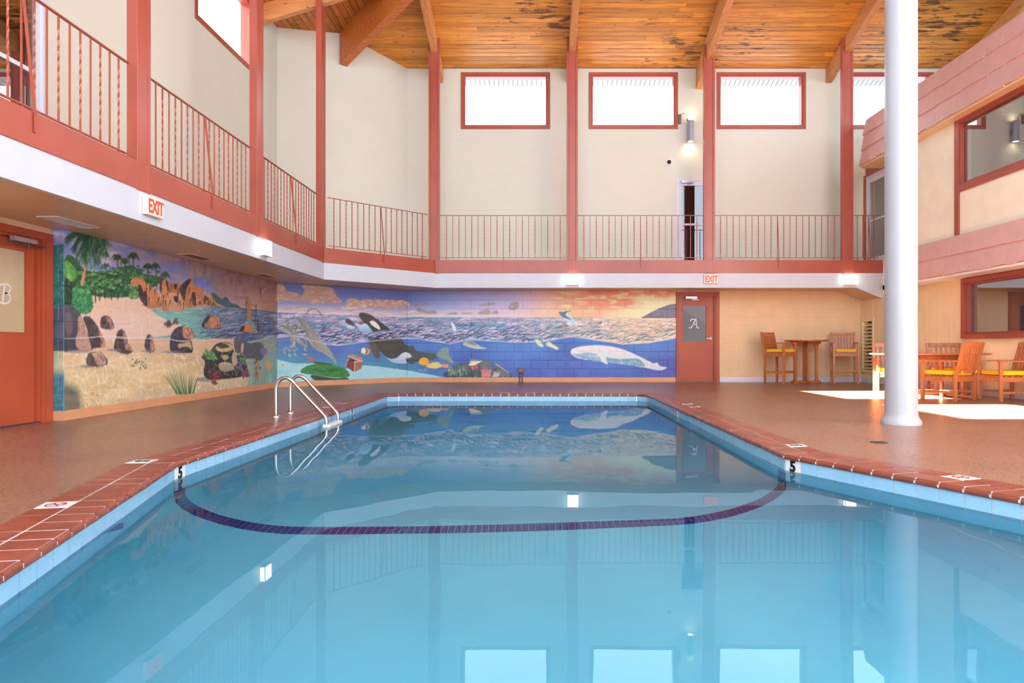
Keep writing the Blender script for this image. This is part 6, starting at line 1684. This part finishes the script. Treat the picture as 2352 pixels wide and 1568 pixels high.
# ------------------------------------------------------------------ pool ladder
ld = empty('pool_ladder', (-2.6, 8.27, 0), label='stainless steel pool ladder arching over the left pool edge', cat='ladder')
def arch(y):
    pts = [(-.50, y, 0.0), (-.50, y, .28), (-.493, y, .36), (-.47, y, .42), (-.43, y, .455), (-.385, y, .465), (-.34, y, .45), (-.29, y, .41), (-.20, y, .31), (-.02, y, .12), (.05, y, .045), (.085, y, .0), (.10, y, -.06), (.10, y, -.20), (.10, y, -1.15), (.085, y, -1.2)]
    return Canvas.curve(np.array(pts), 4)
for y in (-.235, .235):
    b = MB(); b.tube(arch(y), .021, 14); b.build('rail', M['steel'], ld, smooth=True)
    b = MB(); b.lathe([(.055, .0), (.053, .012), (.035, .022), (.022, .03)], 20, (-.50, y)); b.build('flange', M['steel'], ld, smooth=True)
for z in (-.125, -.43, -.73, -1.03):
    b = MB(); b.box(.06, .15, -.265, .265, z - .03, z + .035); o = b.build('step', M['plastic'], ld, bevel=.01)

# ------------------------------------------------------------------ furniture
def chair(name, loc, face, label, bar=False, group=None):
    """slatted armchair; the front looks along local -y"""
    th = math.atan2(face[0], -face[1])
    root = empty(name, loc, th, label, 'chair', group)
    w, d = (.50, .46) if bar else (.53, .50)
    zs = .70 if bar else .385; za = .93 if bar else .625; zt = 1.17 if bar else .90; L = .046; T = M['teak']
    xs, yf, yb = w / 2, -d / 2, d / 2
    def part(nm, b, mat=T, bev=.004): return b.build(nm, mat, root, bevel=bev)
    for s in (-1, 1):
        b = MB(); b.box(s * xs - L / 2, s * xs + L / 2, yf - L / 2, yf + L / 2, 0, za - .02); part('leg', b)
        b = MB(); b.box(s * xs - L / 2, s * xs + L / 2, yb - L / 2, yb + L / 2, 0, zs); b.bar((s * xs, yb, zs - .01), (s * xs, yb + (.10 if bar else .13), zt), L, L, up=(0, 1, 0), w1=L * .9, h1=L * .7); part('leg', b)
        b = MB(); b.hexa([(s * xs - .03, yf - .04, za - .022), (s * xs + .03, yf - .04, za - .022), (s * xs + .026, yb + .06, za - .022), (s * xs - .026, yb + .06, za - .022)], [(s * xs - .03, yf - .04, za + .004), (s * xs + .03, yf - .04, za + .004), (s * xs + .026, yb + .06, za), (s * xs - .026, yb + .06, za)]); part('armrest', b)
        b = MB(); b.box(s * xs - .014, s * xs + .014, yf + L / 2, yb - L / 2, zs - .085, zs - .012); part('side_apron', b)
        zz = .24 if bar else .12
        b = MB(); b.box(s * xs - .012, s * xs + .012, yf + L / 2, yb - L / 2, zz, zz + .035); part('stretcher', b)
    b = MB(); b.box(-xs + L / 2, xs - L / 2, yf - .014, yf + .014, zs - .085, zs - .012); part('front_apron', b)
    b = MB(); b.box(-xs + L / 2, xs - L / 2, yb - .014, yb + .014, zs - .085, zs - .012); part('back_apron', b)
    if bar:
        b = MB(); b.box(-xs + L / 2, xs - L / 2, yf - .014, yf + .014, .26, .30); part('foot_rail', b)
        b = MB(); b.box(-xs + L / 2, xs - L / 2, yb - .012, yb + .012, .24, .275); part('stretcher', b)
    n = 6
    for i in range(n):
        y0 = yf - .02 + (d + .01) * i / n; b = MB(); b.box(-xs + L / 2, xs - L / 2, y0, y0 + (d + .01) / n - .014, zs - .012, zs + .008); part('seat_slat', b, bev=0)
    lean = (.10 if bar else .13) / (zt - zs)
    yy = lambda z: yb + (z - zs) * lean
    zl = zs + .07
    b = MB(); b.bar((-xs + L / 2, yy(zt - .035), zt - .035), (xs - L / 2, yy(zt - .035), zt - .035), .028, .075 if not bar else .05, up=(0, lean, 1)); part('top_rail', b)
    b = MB(); b.bar((-xs + L / 2, yy(zl), zl), (xs - L / 2, yy(zl), zl), .026, .05, up=(0, lean, 1)); part('lower_rail', b)
    n = 7 if bar else 6
    for i in range(n):
        x = (-xs + L / 2) + (w - L) * (i + .5) / n
        b = MB(); b.bar((x, yy(zl + .02), zl + .02), (x, yy(zt - .07), zt - .07), (w - L) / n * (.80 if bar else .55), .013, up=(0, 1, 0)); part('back_slat', b, bev=0)
    b = MB(); b.box(-xs + L / 2 + .012, xs - L / 2 - .012, yf + .0, yb - .01, zs + .012, zs + .082); cu = b.build('cushion', M['cushion'], root, bevel=.018)
    if not bar:
        for s in (-1, 1):
            x0 = s * (xs - .07); y0 = yb + .06; z0 = zs + .075
            b = MB(); b.bar((x0, y0, z0), (x0 - .035, y0 + .015, z0 - .03), .012, .003); b.bar((x0, y0, z0), (x0 + .035, y0 + .015, z0 - .035), .012, .003); b.bar((x0 - .02, y0 + .01, z0 + .012), (x0 + .02, y0 + .01, z0 - .012), .016, .006)
            b.build('cushion_tie', M['tie'], cu)
    return root
chair('bar_chair', (5.50, 15.22, 0), (.64, -.77), 'tall teak bar chair with yellow cushion left of the bar table', True, 'bar chairs')
chair('bar_chair', (7.03, 15.40, 0), (-.28, -.96), 'tall teak bar chair with yellow cushion between bar table and louvred vent', True, 'bar chairs')

def bar_table(loc):
    root = empty('bar_table', loc, 0, 'tall round teak bar table against the peach wall', 'table')
    T = M['teak']
    b = MB(); b.lathe([(.30, .945), (.455, .958), (.468, .966), (.472, .978), (.468, .990), (.455, .992)], 40); b.build('table_top', T, root, smooth=True)
    for k in range(4):
        a = k * PI / 2 + .12; ca, sa = math.cos(a), math.sin(a)
        R = lambda r, t, z: (ca * r - sa * t, sa * r + ca * t, z)
        prof = [(.235, .0), (.285, .0), (.285, .06)]
        # upright with curved brackets at head and foot, cut from one board
        pts = [(.19, .05), (.21, .055), (.225, .09), (.232, .14), (.232, .78), (.222, .83), (.20, .87), (.15, .90), (.12, .905), (.12, .945), (.33, .945), (.33, .905), (.305, .88), (.29, .83), (.287, .78), (.287, .14), (.295, .09), (.31, .06), (.34, .045), (.36, .03), (.36, 0), (.13, 0), (.13, .03)]
        if k % 2: pts = [(q[0] - .19, q[1]) for q in pts]
        b = MB(); b.prism(pts, lambda p: R(p[0], -.022, p[1]), lambda p: R(p[0], .022, p[1])); b.build('leg', T, root)
    b = MB(); b.bar((-.36, -.043, .03), (.36, .043, .03), .045, .05); b.build('foot_beam', T, root, bevel=.006)
    b = MB(); b.bar((-.03, .25, .028), (.03, -.25, .028), .045, .05); b.build('foot_beam', T, root, bevel=.006)
    b = MB(); b.bar((-.36, -.043, .925), (.36, .043, .925), .045, .04); b.build('head_beam', T, root)
bar_table((6.17, 15.46, 0))

def dining_table(loc):
    root = empty('dining_table', loc, 0, 'long oval teak dining table among the yellow cushioned chairs', 'table')
    T = M['teak']; n = 48; A, B = .93, .52
    b = MB()
    for z0, z1, k in ((.705, .730, 1.0),):
        e = [(A * abs(math.cos(2 * PI * i / n)) ** .8 * math.copysign(1, math.cos(2 * PI * i / n)), B * abs(math.sin(2 * PI * i / n)) ** .8 * math.copysign(1, math.sin(2 * PI * i / n))) for i in range(n)]
        b.prism(e, lambda p: (p[0], p[1], z0), lambda p: (p[0], p[1], z1))
    b.build('table_top', T, root, bevel=.006)
    b = MB(); b.box(-.62, .62, -.30, -.275, .63, .705); b.box(-.62, .62, .275, .30, .63, .705); b.box(-.62, -.595, -.275, .275, .63, .705); b.box(.595, .62, -.275, .275, .63, .705); b.build('apron', T, root)
    for sx in (-1, 1):
        for sy in (-1, 1):
            b = MB(); b.box(sx * .50 - .032, sx * .50 + .032, sy * .10 - .032, sy * .10 + .032, .05, .64); b.build('leg', T, root, bevel=.004)
        b = MB(); b.box(sx * .50 - .036, sx * .50 + .036, -.33, .33, 0, .055); b.build('foot_beam', T, root, bevel=.008)
    b = MB(); b.box(-.46, .46, -.03, .03, .06, .13); b.build('stretcher', T, root)
dining_table((6.48, 11.12, 0))
G_ = 'dining chairs round the oval table'
chair('dining_chair', (6.47, 10.60, 0), (-.5, .87), 'teak dining chair seen from behind with yellow cushion ties', False, G_)
chair('dining_chair', (7.28, 10.45, 0), (-1, .05), 'teak dining chair in side view below the boxed window', False, G_)
chair('dining_chair', (7.28, 11.90, 0), (-.30, -.95), 'teak dining chair against the siding wall behind the table', False, G_)
chair('dining_chair', (6.36, 12.05, 0), (-.35, -.93), 'sunlit teak dining chair half hidden behind the white pillar', False, G_)
